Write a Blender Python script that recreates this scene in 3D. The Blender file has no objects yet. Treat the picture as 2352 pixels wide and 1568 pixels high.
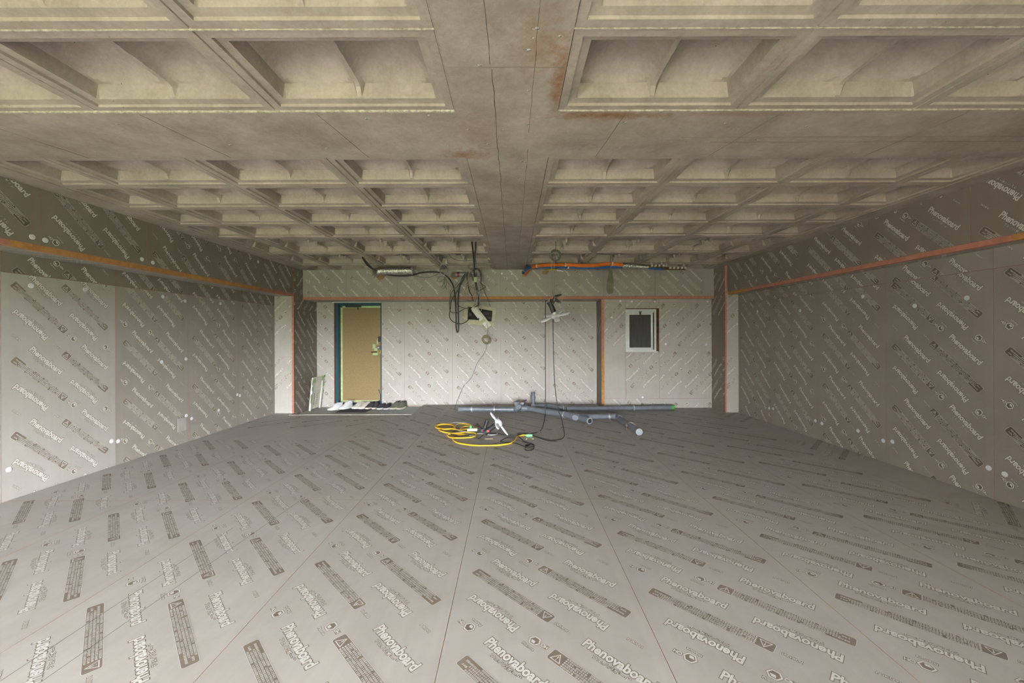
import bpy, bmesh, math, random
from mathutils import Vector, Matrix, noise
random.seed(7)
PI = math.pi
scn = bpy.context.scene
C = scn.collection

# ------------------------------------------------------------------ camera
F = 920.0            # focal length in pixels of the 2352 px wide frame
H = 1.305            # camera height
ROLL = 0.00316
cam_d = bpy.data.cameras.new('camera')
cam_d.sensor_width = 36.0
cam_d.lens = 36.0 * F / 2352.0
cam_d.shift_y = -14.0 / 2352.0
cam_d.clip_start = 0.02
cam = bpy.data.objects.new('camera', cam_d)
C.objects.link(cam)
cam.location = (0, 0, H)
cam.rotation_euler = (PI / 2, ROLL, 0)
scn.camera = cam

# ------------------------------------------------------------------ daylight
scn.view_settings.view_transform = 'Standard'
scn.view_settings.look = 'None'
scn.view_settings.gamma = 1.0
scn.view_settings.use_curve_mapping = False
scn.view_settings.exposure = 0.0
SKY = 122.0
world = bpy.data.worlds.new('overcast_daylight')
scn.world = world
world.use_nodes = True
wn = world.node_tree
wn.nodes.clear()
w_out = wn.nodes.new('ShaderNodeOutputWorld')
w_bg = wn.nodes.new('ShaderNodeBackground')
w_tc = wn.nodes.new('ShaderNodeTexCoord')
w_sep = wn.nodes.new('ShaderNodeSeparateXYZ')
w_mr = wn.nodes.new('ShaderNodeMapRange')
w_cr = wn.nodes.new('ShaderNodeValToRGB')
w_mr.inputs['From Min'].default_value = -0.5
w_mr.inputs['From Max'].default_value = 0.5
e = w_cr.color_ramp.elements          # lawn and trees below, hazy overcast sky above
e[0].position = 0.0;  e[0].color = (0.098, 0.112, 0.056, 1)
e[1].position = 1.0;  e[1].color = (0.97, 0.98, 1.0, 1)
for p, c in ((0.44, (0.098, 0.112, 0.056, 1)), (0.49, (0.15, 0.16, 0.10, 1)), (0.53, (0.98, 0.99, 1.0, 1))):
    x = w_cr.color_ramp.elements.new(p); x.color = c
w_bg.inputs['Strength'].default_value = SKY
wn.links.new(w_tc.outputs['Generated'], w_sep.inputs[0])
wn.links.new(w_sep.outputs['Z'], w_mr.inputs['Value'])
wn.links.new(w_mr.outputs[0], w_cr.inputs['Fac'])
wn.links.new(w_cr.outputs[0], w_bg.inputs['Color'])
wn.links.new(w_bg.outputs[0], w_out.inputs['Surface'])
YB = -3.20                            # inner face of the window wall behind the camera
WINDOWS = [(-2.75, -0.75, 0.04, 1.92), (-0.65, 1.15, 0.04, 1.92)]
for i, (xa, xb, za, zb) in enumerate(WINDOWS):      # portals: guide sky sampling through the real window openings
    ld = bpy.data.lights.new('window_portal', 'AREA')
    ld.shape = 'RECTANGLE'; ld.size = xb - xa; ld.size_y = zb - za
    lo = bpy.data.objects.new('window_portal', ld); C.objects.link(lo)
    lo.location = ((xa + xb) / 2, YB - 0.12, (za + zb) / 2)
    lo.rotation_euler = (PI / 2, 0, 0)       # faces +Y, into the room
    lo.rotation_euler = (-PI / 2, 0, 0)
    ld.cycles.is_portal = True
scn.cycles.max_bounces = 10
scn.cycles.diffuse_bounces = 7
scn.cycles.use_denoising = True

# ------------------------------------------------------------------ helpers
def W(px, py, d):
    """point seen at pixel (px, py) standing at distance d in front of the camera"""
    du, dv = px - 1176.0, py - 770.0
    return Vector(((du - dv * ROLL) * d / F, d, H - (dv + du * ROLL) * d / F))

def onX(px, py, X):
    du, dv = px - 1176.0, py - 770.0
    return W(px, py, X * F / (du - dv * ROLL))

def onZ(px, py, Z):
    du, dv = px - 1176.0, py - 770.0
    return W(px, py, (H - Z) * F / (dv + du * ROLL))

def lab(o, label=None, cat=None, group=None, kind=None):
    if label: o['label'] = label
    if cat: o['category'] = cat
    if group: o['group'] = group
    if kind: o['kind'] = kind
    return o

def link(o, parent=None):
    C.objects.link(o)
    if parent is not None:
        o.parent = parent
        o.matrix_parent_inverse = Matrix.Identity(4)
    return o

def empty(name, loc=(0, 0, 0), rz=0.0):
    o = bpy.data.objects.new(name, None)
    o.empty_display_size = 0.1
    o.location = loc; o.rotation_euler = (0, 0, rz)
    C.objects.link(o)
    return o

class MB:
    """collects geometry into one mesh"""
    def __init__(s): s.v = []; s.f = []; s.m = []
    def add(s, v, f, m=0):
        n = len(s.v); s.v += [tuple(x) for x in v]
        for q in f:
            s.f.append(tuple(i + n for i in q)); s.m.append(m)
        return s
    def box(s, a, b, m=0, M=None):
        (x0, y0, z0), (x1, y1, z1) = a, b
        v = [Vector(p) for p in ((x0,y0,z0),(x1,y0,z0),(x1,y1,z0),(x0,y1,z0),(x0,y0,z1),(x1,y0,z1),(x1,y1,z1),(x0,y1,z1))]
        if M is not None: v = [M @ p for p in v]
        return s.add(v, [(3,2,1,0),(4,5,6,7),(0,1,5,4),(1,2,6,5),(2,3,7,6),(3,0,4,7)], m)
    def cbox(s, c, size, m=0, M=None):
        c = Vector(c); h = Vector(size) / 2
        return s.box(c - h, c + h, m, M)
    def tube(s, pts, r, n=8, m=0, smooth=0, cap=True):
        pts = [Vector(p) for p in pts]
        if smooth: pts = catmull(pts, smooth)
        k = len(pts)
        rs = r if isinstance(r, (list, tuple)) else [r] * k
        if len(rs) != k: rs = [rs[min(len(rs) - 1, int(i * len(rs) / k))] for i in range(k)]
        t0 = (pts[1] - pts[0]).normalized()
        up = Vector((0, 0, 1)) if abs(t0.z) < 0.9 else Vector((1, 0, 0))
        nrm = t0.cross(up).normalized()
        vs, fs = [], []
        for i, p in enumerate(pts):
            t = (pts[min(i + 1, k - 1)] - pts[max(i - 1, 0)])
            if t.length < 1e-9: t = t0
            t.normalize()
            nrm = nrm - t * nrm.dot(t)
            if nrm.length < 1e-6: nrm = t.orthogonal()
            nrm.normalize(); b = t.cross(nrm)
            for j in range(n):
                a = 2 * PI * j / n
                vs.append(p + (nrm * math.cos(a) + b * math.sin(a)) * rs[i])
        for i in range(k - 1):
            for j in range(n):
                a = i * n + j; b2 = i * n + (j + 1) % n
                fs.append((a, b2, b2 + n, a + n))
        if cap:
            fs.append(tuple(range(n - 1, -1, -1)))
            fs.append(tuple(range((k - 1) * n, k * n)))
        return s.add(vs, fs, m)
    def lathe(s, prof, M=None, n=16, m=0):
        """prof: (radius, height) pairs about local Z"""
        vs, fs = [], []
        for r, z in prof:
            for j in range(n):
                a = 2 * PI * j / n
                p = Vector((r * math.cos(a), r * math.sin(a), z))
                vs.append(M @ p if M is not None else p)
        for i in range(len(prof) - 1):
            for j in range(n):
                a = i * n + j; b = i * n + (j + 1) % n
                fs.append((a, b, b + n, a + n))
        fs.append(tuple(range(n - 1, -1, -1)))
        k = (len(prof) - 1) * n
        fs.append(tuple(range(k, k + n)))
        return s.add(vs, fs, m)
    def loft(s, rings, m=0, cap=True):
        n = len(rings[0]); vs = [p for r in rings for p in r]; fs = []
        for i in range(len(rings) - 1):
            for j in range(n):
                a = i * n + j; b = i * n + (j + 1) % n
                fs.append((a, b, b + n, a + n))
        if cap:
            fs.append(tuple(range(n - 1, -1, -1)))
            k = (len(rings) - 1) * n
            fs.append(tuple(range(k, k + n)))
        return s.add(vs, fs, m)
    def prism(s, poly, t, M=None, m=0):
        """extrude a polygon (x, y) by t along local z"""
        n = len(poly)
        vs = [Vector((x, y, 0)) for x, y in poly] + [Vector((x, y, t)) for x, y in poly]
        if M is not None: vs = [M @ p for p in vs]
        fs = [tuple(range(n - 1, -1, -1)), tuple(range(n, 2 * n))]
        fs += [(i, (i + 1) % n, (i + 1) % n + n, i + n) for i in range(n)]
        return s.add(vs, fs, m)
    def mesh(s, name, mats, smooth=None, bevel=0):
        me = bpy.data.meshes.new(name)
        me.from_pydata(s.v, [], s.f)
        for m in (mats if isinstance(mats, (list, tuple)) else [mats]): me.materials.append(m)
        me.polygons.foreach_set('material_index', s.m)
        me.validate(clean_customdata=False)
        bm = bmesh.new(); bm.from_mesh(me)
        bmesh.ops.recalc_face_normals(bm, faces=bm.faces)
        if bevel:
            bmesh.ops.bevel(bm, geom=bm.edges[:], offset=bevel, segments=2, affect='EDGES', profile=0.5, clamp_overlap=True)
        bm.to_mesh(me); bm.free()
        if smooth:
            me.polygons.foreach_set('use_smooth', [True] * len(me.polygons))
            me.set_sharp_from_angle(angle=smooth)
        me.update()
        return me
    def build(s, name, mats, parent=None, smooth=None, bevel=0):
        return link(bpy.data.objects.new(name, s.mesh(name, mats, smooth, bevel)), parent)

def catmull(p, k):
    out = []
    n = len(p)
    for i in range(n - 1):
        a, b, c, d = p[max(i - 1, 0)], p[i], p[i + 1], p[min(i + 2, n - 1)]
        for j in range(k):
            t = j / k
            out.append(0.5 * ((2 * b) + (c - a) * t + (2 * a - 5 * b + 4 * c - d) * t * t + (3 * b - a - 3 * c + d) * t ** 3))
    out.append(p[-1])
    return out

# ------------------------------------------------------------------ materials
def new_mat(name, rough=0.7, metal=0.0, spec=0.5):
    m = bpy.data.materials.new(name)
    m.use_nodes = True
    b = m.node_tree.nodes['Principled BSDF']
    b.inputs['Roughness'].default_value = rough
    b.inputs['Metallic'].default_value = metal
    b.inputs['Specular IOR Level'].default_value = spec
    return m, m.node_tree, b

def nd(nt, kind, **kw):
    n = nt.nodes.new(kind)
    for k, v in kw.items():
        if k in n.inputs: n.inputs[k].default_value = v
        else: setattr(n, k, v)
    return n

def speck(name, c1, c2, scale=6.0, rough=0.7, metal=0.0, spec=0.4, detail=5.0, bump=0.0, bscale=60.0, lo=0.35, hi=0.65, stretch=None, coord='Object'):
    m, nt, b = new_mat(name, rough, metal, spec)
    tc = nd(nt, 'ShaderNodeTexCoord')
    src = tc.outputs[coord]
    if stretch:
        mp = nd(nt, 'ShaderNodeMapping'); mp.inputs['Scale'].default_value = stretch
        nt.links.new(src, mp.inputs[0]); src = mp.outputs[0]
    no = nd(nt, 'ShaderNodeTexNoise', Scale=scale, Detail=detail, Roughness=0.6)
    nt.links.new(src, no.inputs['Vector'])
    cr = nd(nt, 'ShaderNodeValToRGB')
    cr.color_ramp.elements[0].position = lo; cr.color_ramp.elements[0].color = (*c1, 1)
    cr.color_ramp.elements[1].position = hi; cr.color_ramp.elements[1].color = (*c2, 1)
    nt.links.new(no.outputs['Fac'], cr.inputs['Fac'])
    nt.links.new(cr.outputs[0], b.inputs['Base Color'])
    if bump:
        nb = nd(nt, 'ShaderNodeTexNoise', Scale=bscale, Detail=4.0)
        nt.links.new(src, nb.inputs['Vector'])
        bp = nd(nt, 'ShaderNodeBump', Strength=bump, Distance=0.01)
        nt.links.new(nb.outputs['Fac'], bp.inputs['Height'])
        nt.links.new(bp.outputs[0], b.inputs['Normal'])
    return m

def plain(name, c, rough=0.6, metal=0.0, spec=0.4, var=0.12):
    return speck(name, tuple(x * (1 - var) for x in c), tuple(min(1, x * (1 + var)) for x in c), 14.0, rough, metal, spec)

def paper_mat(name, base, dirt, rough=0.5, spec=0.45):
    """facing paper of the boards: world-space blotches and faint lengthwise stripes"""
    m, nt, b = new_mat(name, rough, 0.0, spec)
    g = nd(nt, 'ShaderNodeNewGeometry')
    n1 = nd(nt, 'ShaderNodeTexNoise', Scale=2.3, Detail=7.0, Roughness=0.62, Distortion=0.6)
    nt.links.new(g.outputs['Position'], n1.inputs['Vector'])
    tc = nd(nt, 'ShaderNodeTexCoord')
    mp = nd(nt, 'ShaderNodeMapping'); mp.inputs['Scale'].default_value = (26.0, 0.5, 1.0)
    nt.links.new(tc.outputs['Object'], mp.inputs[0])
    n2 = nd(nt, 'ShaderNodeTexNoise', Scale=1.0, Detail=2.0)
    nt.links.new(mp.outputs[0], n2.inputs['Vector'])
    oi = nd(nt, 'ShaderNodeObjectInfo')
    mix = nd(nt, 'ShaderNodeMath', operation='MULTIPLY_ADD'); mix.inputs[1].default_value = 0.75
    nt.links.new(n1.outputs['Fac'], mix.inputs[0]); 
    st = nd(nt, 'ShaderNodeMath', operation='MULTIPLY'); st.inputs[1].default_value = 0.25
    nt.links.new(n2.outputs['Fac'], st.inputs[0]); nt.links.new(st.outputs[0], mix.inputs[2])
    ad = nd(nt, 'ShaderNodeMath', operation='MULTIPLY_ADD'); ad.inputs[1].default_value = 0.07
    nt.links.new(oi.outputs['Random'], ad.inputs[0]); nt.links.new(mix.outputs[0], ad.inputs[2])
    cr = nd(nt, 'ShaderNodeValToRGB')
    cr.color_ramp.elements[0].position = 0.32; cr.color_ramp.elements[0].color = (*dirt, 1)
    cr.color_ramp.elements[1].position = 0.72; cr.color_ramp.elements[1].color = (*base, 1)
    nt.links.new(ad.outputs[0], cr.inputs['Fac'])
    nt.links.new(cr.outputs[0], b.inputs['Base Color'])
    nb = nd(nt, 'ShaderNodeTexNoise', Scale=380.0, Detail=2.0)
    nt.links.new(g.outputs['Position'], nb.inputs['Vector'])
    bp = nd(nt, 'ShaderNodeBump', Strength=0.12, Distance=0.002)
    nt.links.new(nb.outputs['Fac'], bp.inputs['Height'])
    nt.links.new(bp.outputs[0], b.inputs['Normal'])
    return m

def concrete_mat(name, c1, c2, c3, rust=True):
    m, nt, b = new_mat(name, 0.85, 0.0, 0.25)
    g = nd(nt, 'ShaderNodeNewGeometry')
    pos = g.outputs['Position']
    n1 = nd(nt, 'ShaderNodeTexNoise', Scale=3.0, Detail=8.0, Roughness=0.65)
    nt.links.new(pos, n1.inputs['Vector'])
    cr = nd(nt, 'ShaderNodeValToRGB')
    cr.color_ramp.elements[0].position = 0.3; cr.color_ramp.elements[0].color = (*c1, 1)
    cr.color_ramp.elements[1].position = 0.72; cr.color_ramp.elements[1].color = (*c3, 1)
    x = cr.color_ramp.elements.new(0.5); x.color = (*c2, 1)
    nf = nd(nt, 'ShaderNodeTexNoise', Scale=46.0, Detail=6.0, Roughness=0.75)      # sandy grain
    nt.links.new(pos, nf.inputs['Vector'])
    bl = nd(nt, 'ShaderNodeMath', operation='MULTIPLY_ADD'); bl.inputs[1].default_value = 0.55
    nt.links.new(nf.outputs['Fac'], bl.inputs[0])
    of = nd(nt, 'ShaderNodeMath', operation='SUBTRACT'); of.inputs[1].default_value = 0.275
    nt.links.new(n1.outputs['Fac'], of.inputs[0]); nt.links.new(of.outputs[0], bl.inputs[2])
    nt.links.new(bl.outputs[0], cr.inputs['Fac'])
    col = cr.outputs[0]
    # fine dark specks and blow holes
    vo = nd(nt, 'ShaderNodeTexVoronoi', Scale=34.0)
    nt.links.new(pos, vo.inputs['Vector'])
    n2 = nd(nt, 'ShaderNodeTexNoise', Scale=9.0, Detail=3.0)
    nt.links.new(pos, n2.inputs['Vector'])
    lt = nd(nt, 'ShaderNodeMath', operation='LESS_THAN'); lt.inputs[1].default_value = 0.085
    nt.links.new(vo.outputs['Distance'], lt.inputs[0])
    gt = nd(nt, 'ShaderNodeMath', operation='GREATER_THAN'); gt.inputs[1].default_value = 0.63
    nt.links.new(n2.outputs['Fac'], gt.inputs[0])
    mu = nd(nt, 'ShaderNodeMath', operation='MULTIPLY')
    nt.links.new(lt.outputs[0], mu.inputs[0]); nt.links.new(gt.outputs[0], mu.inputs[1])
    mx = nd(nt, 'ShaderNodeMix', data_type='RGBA')
    nt.links.new(mu.outputs[0], mx.inputs['Factor']); nt.links.new(col, mx.inputs['A'])
    mx.inputs['B'].default_value = (0.07, 0.07, 0.065, 1)
    col = mx.outputs['Result']
    if rust:     # rust run-off around the crossing of the two beams
        for (cx, cy, rx, ry, s) in ((0.225, 1.83, 0.055, 0.30, 1.0), (0.50, 2.12, 0.36, 0.050, 1.0), (-0.30, 2.58, 0.20, 0.09, 0.8), (0.12, 1.62, 0.12, 0.22, 0.5), (-0.20, 2.3, 0.2, 0.25, 0.35), (1.2, 2.11, 0.5, 0.03, 0.4)):
            mp = nd(nt, 'ShaderNodeMapping')
            mp.inputs['Scale'].default_value = (1 / rx, 1 / ry, 0.0)
            mp.inputs['Location'].default_value = (-cx / rx, -cy / ry, 0)
            nt.links.new(pos, mp.inputs[0])
            ln = nd(nt, 'ShaderNodeVectorMath', operation='LENGTH')
            nt.links.new(mp.outputs[0], ln.inputs[0])
            n3 = nd(nt, 'ShaderNodeTexNoise', Scale=22.0, Detail=8.0, Roughness=0.7)
            nt.links.new(pos, n3.inputs['Vector'])
            a = nd(nt, 'ShaderNodeMath', operation='MULTIPLY_ADD'); a.inputs[1].default_value = -0.42; a.inputs[2].default_value = 0.06
            nt.links.new(ln.outputs['Value'], a.inputs[0])
            ad = nd(nt, 'ShaderNodeMath', operation='ADD')
            nt.links.new(a.outputs[0], ad.inputs[0]); nt.links.new(n3.outputs['Fac'], ad.inputs[1])
            mr = nd(nt, 'ShaderNodeMapRange')
            mr.inputs['From Min'].default_value = 0.12; mr.inputs['From Max'].default_value = 0.55
            mr.inputs['To Max'].default_value = 0.85 * s
            nt.links.new(ad.outputs[0], mr.inputs['Value'])
            mx = nd(nt, 'ShaderNodeMix', data_type='RGBA')
            nt.links.new(mr.outputs[0], mx.inputs['Factor']); nt.links.new(col, mx.inputs['A'])
            mx.inputs['B'].default_value = (0.20, 0.085, 0.018, 1)
            col = mx.outputs['Result']
    nt.links.new(col, b.inputs['Base Color'])
    nb = nd(nt, 'ShaderNodeTexNoise', Scale=70.0, Detail=6.0, Roughness=0.7)
    nt.links.new(pos, nb.inputs['Vector'])
    bp = nd(nt, 'ShaderNodeBump', Strength=0.25, Distance=0.006)
    nt.links.new(nb.outputs['Fac'], bp.inputs['Height'])
    nt.links.new(bp.outputs[0], b.inputs['Normal'])
    return m

M = {}
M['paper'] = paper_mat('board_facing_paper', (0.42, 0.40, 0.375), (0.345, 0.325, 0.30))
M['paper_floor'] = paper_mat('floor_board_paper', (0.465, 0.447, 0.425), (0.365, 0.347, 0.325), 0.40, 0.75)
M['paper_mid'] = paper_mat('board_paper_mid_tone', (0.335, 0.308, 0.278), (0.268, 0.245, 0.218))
M['paper_brown'] = paper_mat('board_paper_brown_tone', (0.215, 0.187, 0.155), (0.17, 0.147, 0.12))
M['paper_right_shade'] = paper_mat('board_paper_right_shade', (0.272, 0.248, 0.22), (0.215, 0.195, 0.17))  # same paper, colour darkened to stand in for shade on the right wall
M['ink_dark'] = plain('dark_brown_print', (0.115, 0.092, 0.068), 0.55)
M['ink'] = plain('brown_print', (0.205, 0.170, 0.135), 0.55)
M['white'] = plain('white_print', (0.62, 0.61, 0.59), 0.6, var=0.04)
M['foam_salmon'] = speck('salmon_foam', (0.36, 0.15, 0.10), (0.47, 0.21, 0.145), 25, 0.9, bump=0.3, bscale=160)
M['foam_ochre'] = speck('ochre_foam', (0.37, 0.175, 0.055), (0.48, 0.25, 0.085), 25, 0.9, bump=0.3, bscale=160)
M['concrete'] = concrete_mat('beam_concrete', (0.25, 0.212, 0.175), (0.325, 0.282, 0.238), (0.405, 0.358, 0.308))
M['coffer'] = concrete_mat('coffer_concrete', (0.26, 0.222, 0.183), (0.335, 0.292, 0.245), (0.415, 0.368, 0.312), rust=False)
M['mortar'] = speck('pale_mortar', (0.26, 0.24, 0.19), (0.50, 0.47, 0.37), 45, 0.9, bump=0.5, bscale=120)
M['seam'] = plain('dark_form_seam', (0.13, 0.105, 0.08), 0.9)
M['spall_dark'] = speck('broken_aggregate', (0.07, 0.07, 0.065), (0.45, 0.42, 0.36), 90, 0.95, bump=0.6, bscale=150, lo=0.42, hi=0.55)
M['slab'] = speck('entrance_concrete', (0.52, 0.52, 0.49), (0.63, 0.63, 0.60), 8, 0.5)
M['steel_white'] = plain('white_aluminium', (0.62, 0.65, 0.64), 0.4, 0.2, var=0.05)
M['plug'] = plain('white_fixing_plug', (0.74, 0.76, 0.80), 0.5, var=0.02)
M['dark'] = plain('painted_hollow_dark', (0.02, 0.02, 0.02), 0.9)  # near-black painted for the shade inside gaps, holes and recesses
M['black'] = plain('black_rubber', (0.022, 0.022, 0.024), 0.5)

# ------------------------------------------------------------------ printed boards
PERIOD = 1.82 / 3

def text_tris(body, size, off, res):
    cu = bpy.data.curves.new('t', 'FONT')
    cu.body = body; cu.size = size; cu.resolution_u = res; cu.offset = off
    cu.align_x = 'CENTER'; cu.align_y = 'CENTER'
    cu.fill_mode = 'FRONT'
    o = bpy.data.objects.new('t', cu)
    C.objects.link(o)
    dg = bpy.context.evaluated_depsgraph_get()
    me = o.evaluated_get(dg).to_mesh()
    me.calc_loop_triangles()
    v = [(p.co.x, p.co.y) for p in me.vertices]
    f = [tuple(t.vertices) for t in me.loop_triangles]
    o.evaluated_get(dg).to_mesh_clear()
    C.objects.unlink(o); bpy.data.objects.remove(o); bpy.data.curves.remove(cu)
    return v, f

def fit(vf, width=None, height=None):
    v, f = vf
    xs = [p[0] for p in v]; ys = [p[1] for p in v]
    cx, cy = (min(xs) + max(xs)) / 2, (min(ys) + max(ys)) / 2
    sx = width / (max(xs) - min(xs)) if width else 1.0
    sy = height / (max(ys) - min(ys)) if height else sx
    return [((x - cx) * sx, (y - cy) * sy) for x, y in v], f, (cx, cy, sx, sy)

def shift(v, dx, dy): return [(x + dx, y + dy) for x, y in v]

def ring(outer, inner):
    n = len(outer)
    return outer + inner, [(i, (i + 1) % n, n + (i + 1) % n, n + i) for i in range(n)]

def rrect(w, h, r, k=3):
    p = []
    for cx, cy, a0 in ((w/2-r, h/2-r, 0), (-w/2+r, h/2-r, 90), (-w/2+r, -h/2+r, 180), (w/2-r, -h/2+r, 270)):
        for i in range(k + 1):
            a = math.radians(a0 + 90 * i / k)
            p.append((cx + r * math.cos(a), cy + r * math.sin(a)))
    return p

def ngon(n, r, a0=0.0): return [(r * math.cos(a0 + 2 * PI * i / n), r * math.sin(a0 + 2 * PI * i / n)) for i in range(n)]

def motif_word(lod):
    res = 3 if lod == 0 else 1
    layers = []
    a = text_tris('Phenovaboard', 0.06, 0.0020, res)
    v, f, (cx, cy, sx, sy) = fit(a, 0.318, 0.050)
    b = text_tris('Phenovaboard', 0.06, 0.0052, res)
    vb = [((x - cx) * sx, (y - cy) * sy) for x, y in b[0]]
    layers.append((vb, b[1], 0)); layers.append((v, f, 1))
    k = text_tris('フェノバボード', 0.026, 0.0003, 2 if lod == 0 else 1)
    vk, fk, (cx, cy, sx, sy) = fit(k, 0.165, 0.0175)
    k2 = text_tris('フェノバボード', 0.026, 0.0032, 1)
    vk2 = [((x - cx) * sx, (y - cy) * sy) for x, y in k2[0]]
    layers.append((shift(vk2, -0.008, -0.042), k2[1], 0)); layers.append((shift(vk, -0.008, -0.042), fk, 1))
    return layers

def motif_maker(lod):
    a = text_tris('FUKUVI', 0.02, 0.0003, 2 if lod == 0 else 1)
    v, f, (cx, cy, sx, sy) = fit(a, 0.068, 0.0135)
    b = text_tris('FUKUVI', 0.02, 0.0024, 1)
    return [([((x - cx) * sx, (y - cy) * sy) for x, y in b[0]], b[1], 0), (v, f, 1)]

def motif_logo(lod):
    L = []
    o = ngon(6, 0.0285, 0); i = ngon(6, 0.0165, 0)
    v, f = ring(ngon(6, 0.031, 0), ngon(6, 0.014, 0)); L.append((v, f, 0))
    v, f = ring(o, ngon(6, 0.0215, 0)); L.append((v, f, 1))
    hx = ngon(6, 0.0165, 0)
    L.append((hx, [(0, 1, 2, 3, 4, 5)], 0))
    L.append(([hx[3], hx[4], hx[5], (0.004, 0)], [(0, 1, 2, 3)], 1))
    for (x, y) in ((0.041, 0.006),):
        v, f = ring([(x + p, y + q) for p, q in ngon(8, 0.0125)], [(x + p, y + q) for p, q in ngon(8, 0.0035)]); L.append((v, f, 0))
        v, f = ring([(x + p, y + q) for p, q in ngon(8, 0.0105)], [(x + p, y + q) for p, q in ngon(8, 0.0062)]); L.append((v, f, 1))
    x, y = 0.058, 0.006
    hh = [(x-.007, y-.009, x-.0035, y+.009), (x+.0035, y-.009, x+.007, y+.009), (x-.0035, y-.0018, x+.0035, y+.0018)]
    L.append(([(x-.0095, y-.0115), (x+.0095, y-.0115), (x+.0095, y+.0115), (x-.0095, y+.0115)], [(0, 1, 2, 3)], 0))
    for a0, b0, a1, b1 in hh: L.append(([(a0, b0), (a1, b0), (a1, b1), (a0, b1)], [(0, 1, 2, 3)], 1))
    t = text_tris('Phanova', 0.02, 0.0002, 2 if lod == 0 else 1)
    v, f, (cx, cy, sx, sy) = fit(t, 0.062, 0.013)
    t2 = text_tris('Phanova', 0.02, 0.0026, 1)
    L.append(([((p - cx) * sx, (q - cy) * sy - 0.041) for p, q in t2[0]], t2[1], 0)); L.append((shift(v, 0, -0.041), f, 1))
    return L

def motif_caution(lod):
    rnd = random.Random(11)
    L = []; w, h = 0.5455, 0.059
    p = rrect(w, h, 0.010)
    L.append((p, [tuple(range(len(p)))], 0))
    v, f = ring(rrect(w + 0.002, h + 0.002, 0.011), rrect(w - 0.0012, h - 0.0012, 0.0095)); L.append((v, f, 1))
    x0 = -w / 2 + 0.036
    tri = [(x0 - 0.026, -0.021), (x0 + 0.026, -0.021), (x0, 0.023)]
    tin = [(x0 - 0.0195, -0.0172), (x0 + 0.0195, -0.0172), (x0, 0.0158)]
    v, f = ring(tri, tin); L.append((v, f, 1))
    L.append(([(x0-.0014, -.006), (x0+.0014, -.006), (x0+.0026, .008), (x0-.0026, .008)], [(0, 1, 2, 3)], 1))
    L.append((shift(ngon(6, 0.0024), x0, -0.0115), [(0, 1, 2, 3, 4, 5)], 1))
    xs = -w / 2 + 0.079
    for r in range(5):
        y = 0.0225 - r * 0.01125
        L.append((shift(ngon(8, 0.0041), xs - 0.007, y), [tuple(range(8))], 1))
        nchar = 41 if r in (0, 2) else (44 if r in (1, 3) else 36)
        for c in range(nchar):
            x = xs + 0.0035 + c * 0.0102
            if rnd.random() < 0.06: continue
            s = 0.0042
            kind = rnd.randrange(4)
            q = []
            if lod:
                q = [(x - s, y - s, x + s, y - s * 0.1), (x - s, y + s * 0.35, x + s * 0.9, y + s)] if kind else [(x - s * .5, y - s, x + s * .6, y + s * .7)]
            elif kind == 0:      # kana-like
                q = [(x - s, y + s * .45, x + s * .9, y + s * .8), (x - s * .2, y - s, x + s * .2, y + s), (x - s * .8, y - s * .6, x + s * .7, y - s * .25)]
            elif kind == 1:      # boxed kanji
                q = [(x - s, y + s * .6, x + s, y + s), (x - s, y - s * .2, x + s, y + s * .15), (x - s, y - s, x + s, y - s * .6), (x - s, y - s, x - s * .6, y + s), (x + s * .6, y - s, x + s, y + s)]
            elif kind == 2:
                q = [(x - s, y - s, x - s * .55, y + s), (x - s * .3, y + s * .5, x + s, y + s * .85), (x - s * .3, y - s * .2, x + s, y + s * .15), (x + s * .2, y - s, x + s * .55, y + s)]
            else:
                q = [(x - s, y + s * .55, x + s, y + s), (x - s * .2, y - s, x + s * .2, y + s), (x - s * .9, y - s * .95, x - s * .4, y + s * .2), (x + s * .4, y - s * .95, x + s * .9, y + s * .2)]
            for a0, b0, a1, b1 in q: L.append(([(a0, b0), (a1, b0), (a1, b1), (a0, b1)], [(0, 1, 2, 3)], 1))
    return L

TILE = {}
def tile(lod):
    """all elements of one print period, in board coordinates: list of (verts, faces, layer)"""
    if lod in TILE: return TILE[lod]
    out = []
    def put(layers, cx, cy, flip):
        a = -PI / 4 + (PI if flip else 0)
        ca, sa = math.cos(a), math.sin(a)
        # one element for each layer of the motif, merged
        for layer in (0, 1):
            V, Fc = [], []
            for v, f, l in layers:
                if l != layer: continue
                n = len(V)
                V += [(cx + x * ca - y * sa, cy + x * sa + y * ca) for x, y in v]
                Fc += [tuple(i + n for i in q) for q in f]
            out.append((V, Fc, layer))
    w, lg, ca, fu = motif_word(lod), motif_logo(lod), motif_caution(lod), motif_maker(lod)
    put(w, 0.300, 0.238, False); put(w, 0.714, 0.228, False)
    put(w, 0.197, 0.523, True);  put(w, 0.600, 0.531, True)
    put(ca, 0.643, 0.087, False); put(ca, 0.280, 0.058, True)
    put(lg, 0.388, 0.345, False); put(lg, 0.101, 0.427, True)
    put(fu, 0.812, 0.332, False); put(fu, 0.512, 0.425, True)
    TILE[lod] = out
    return out

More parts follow.
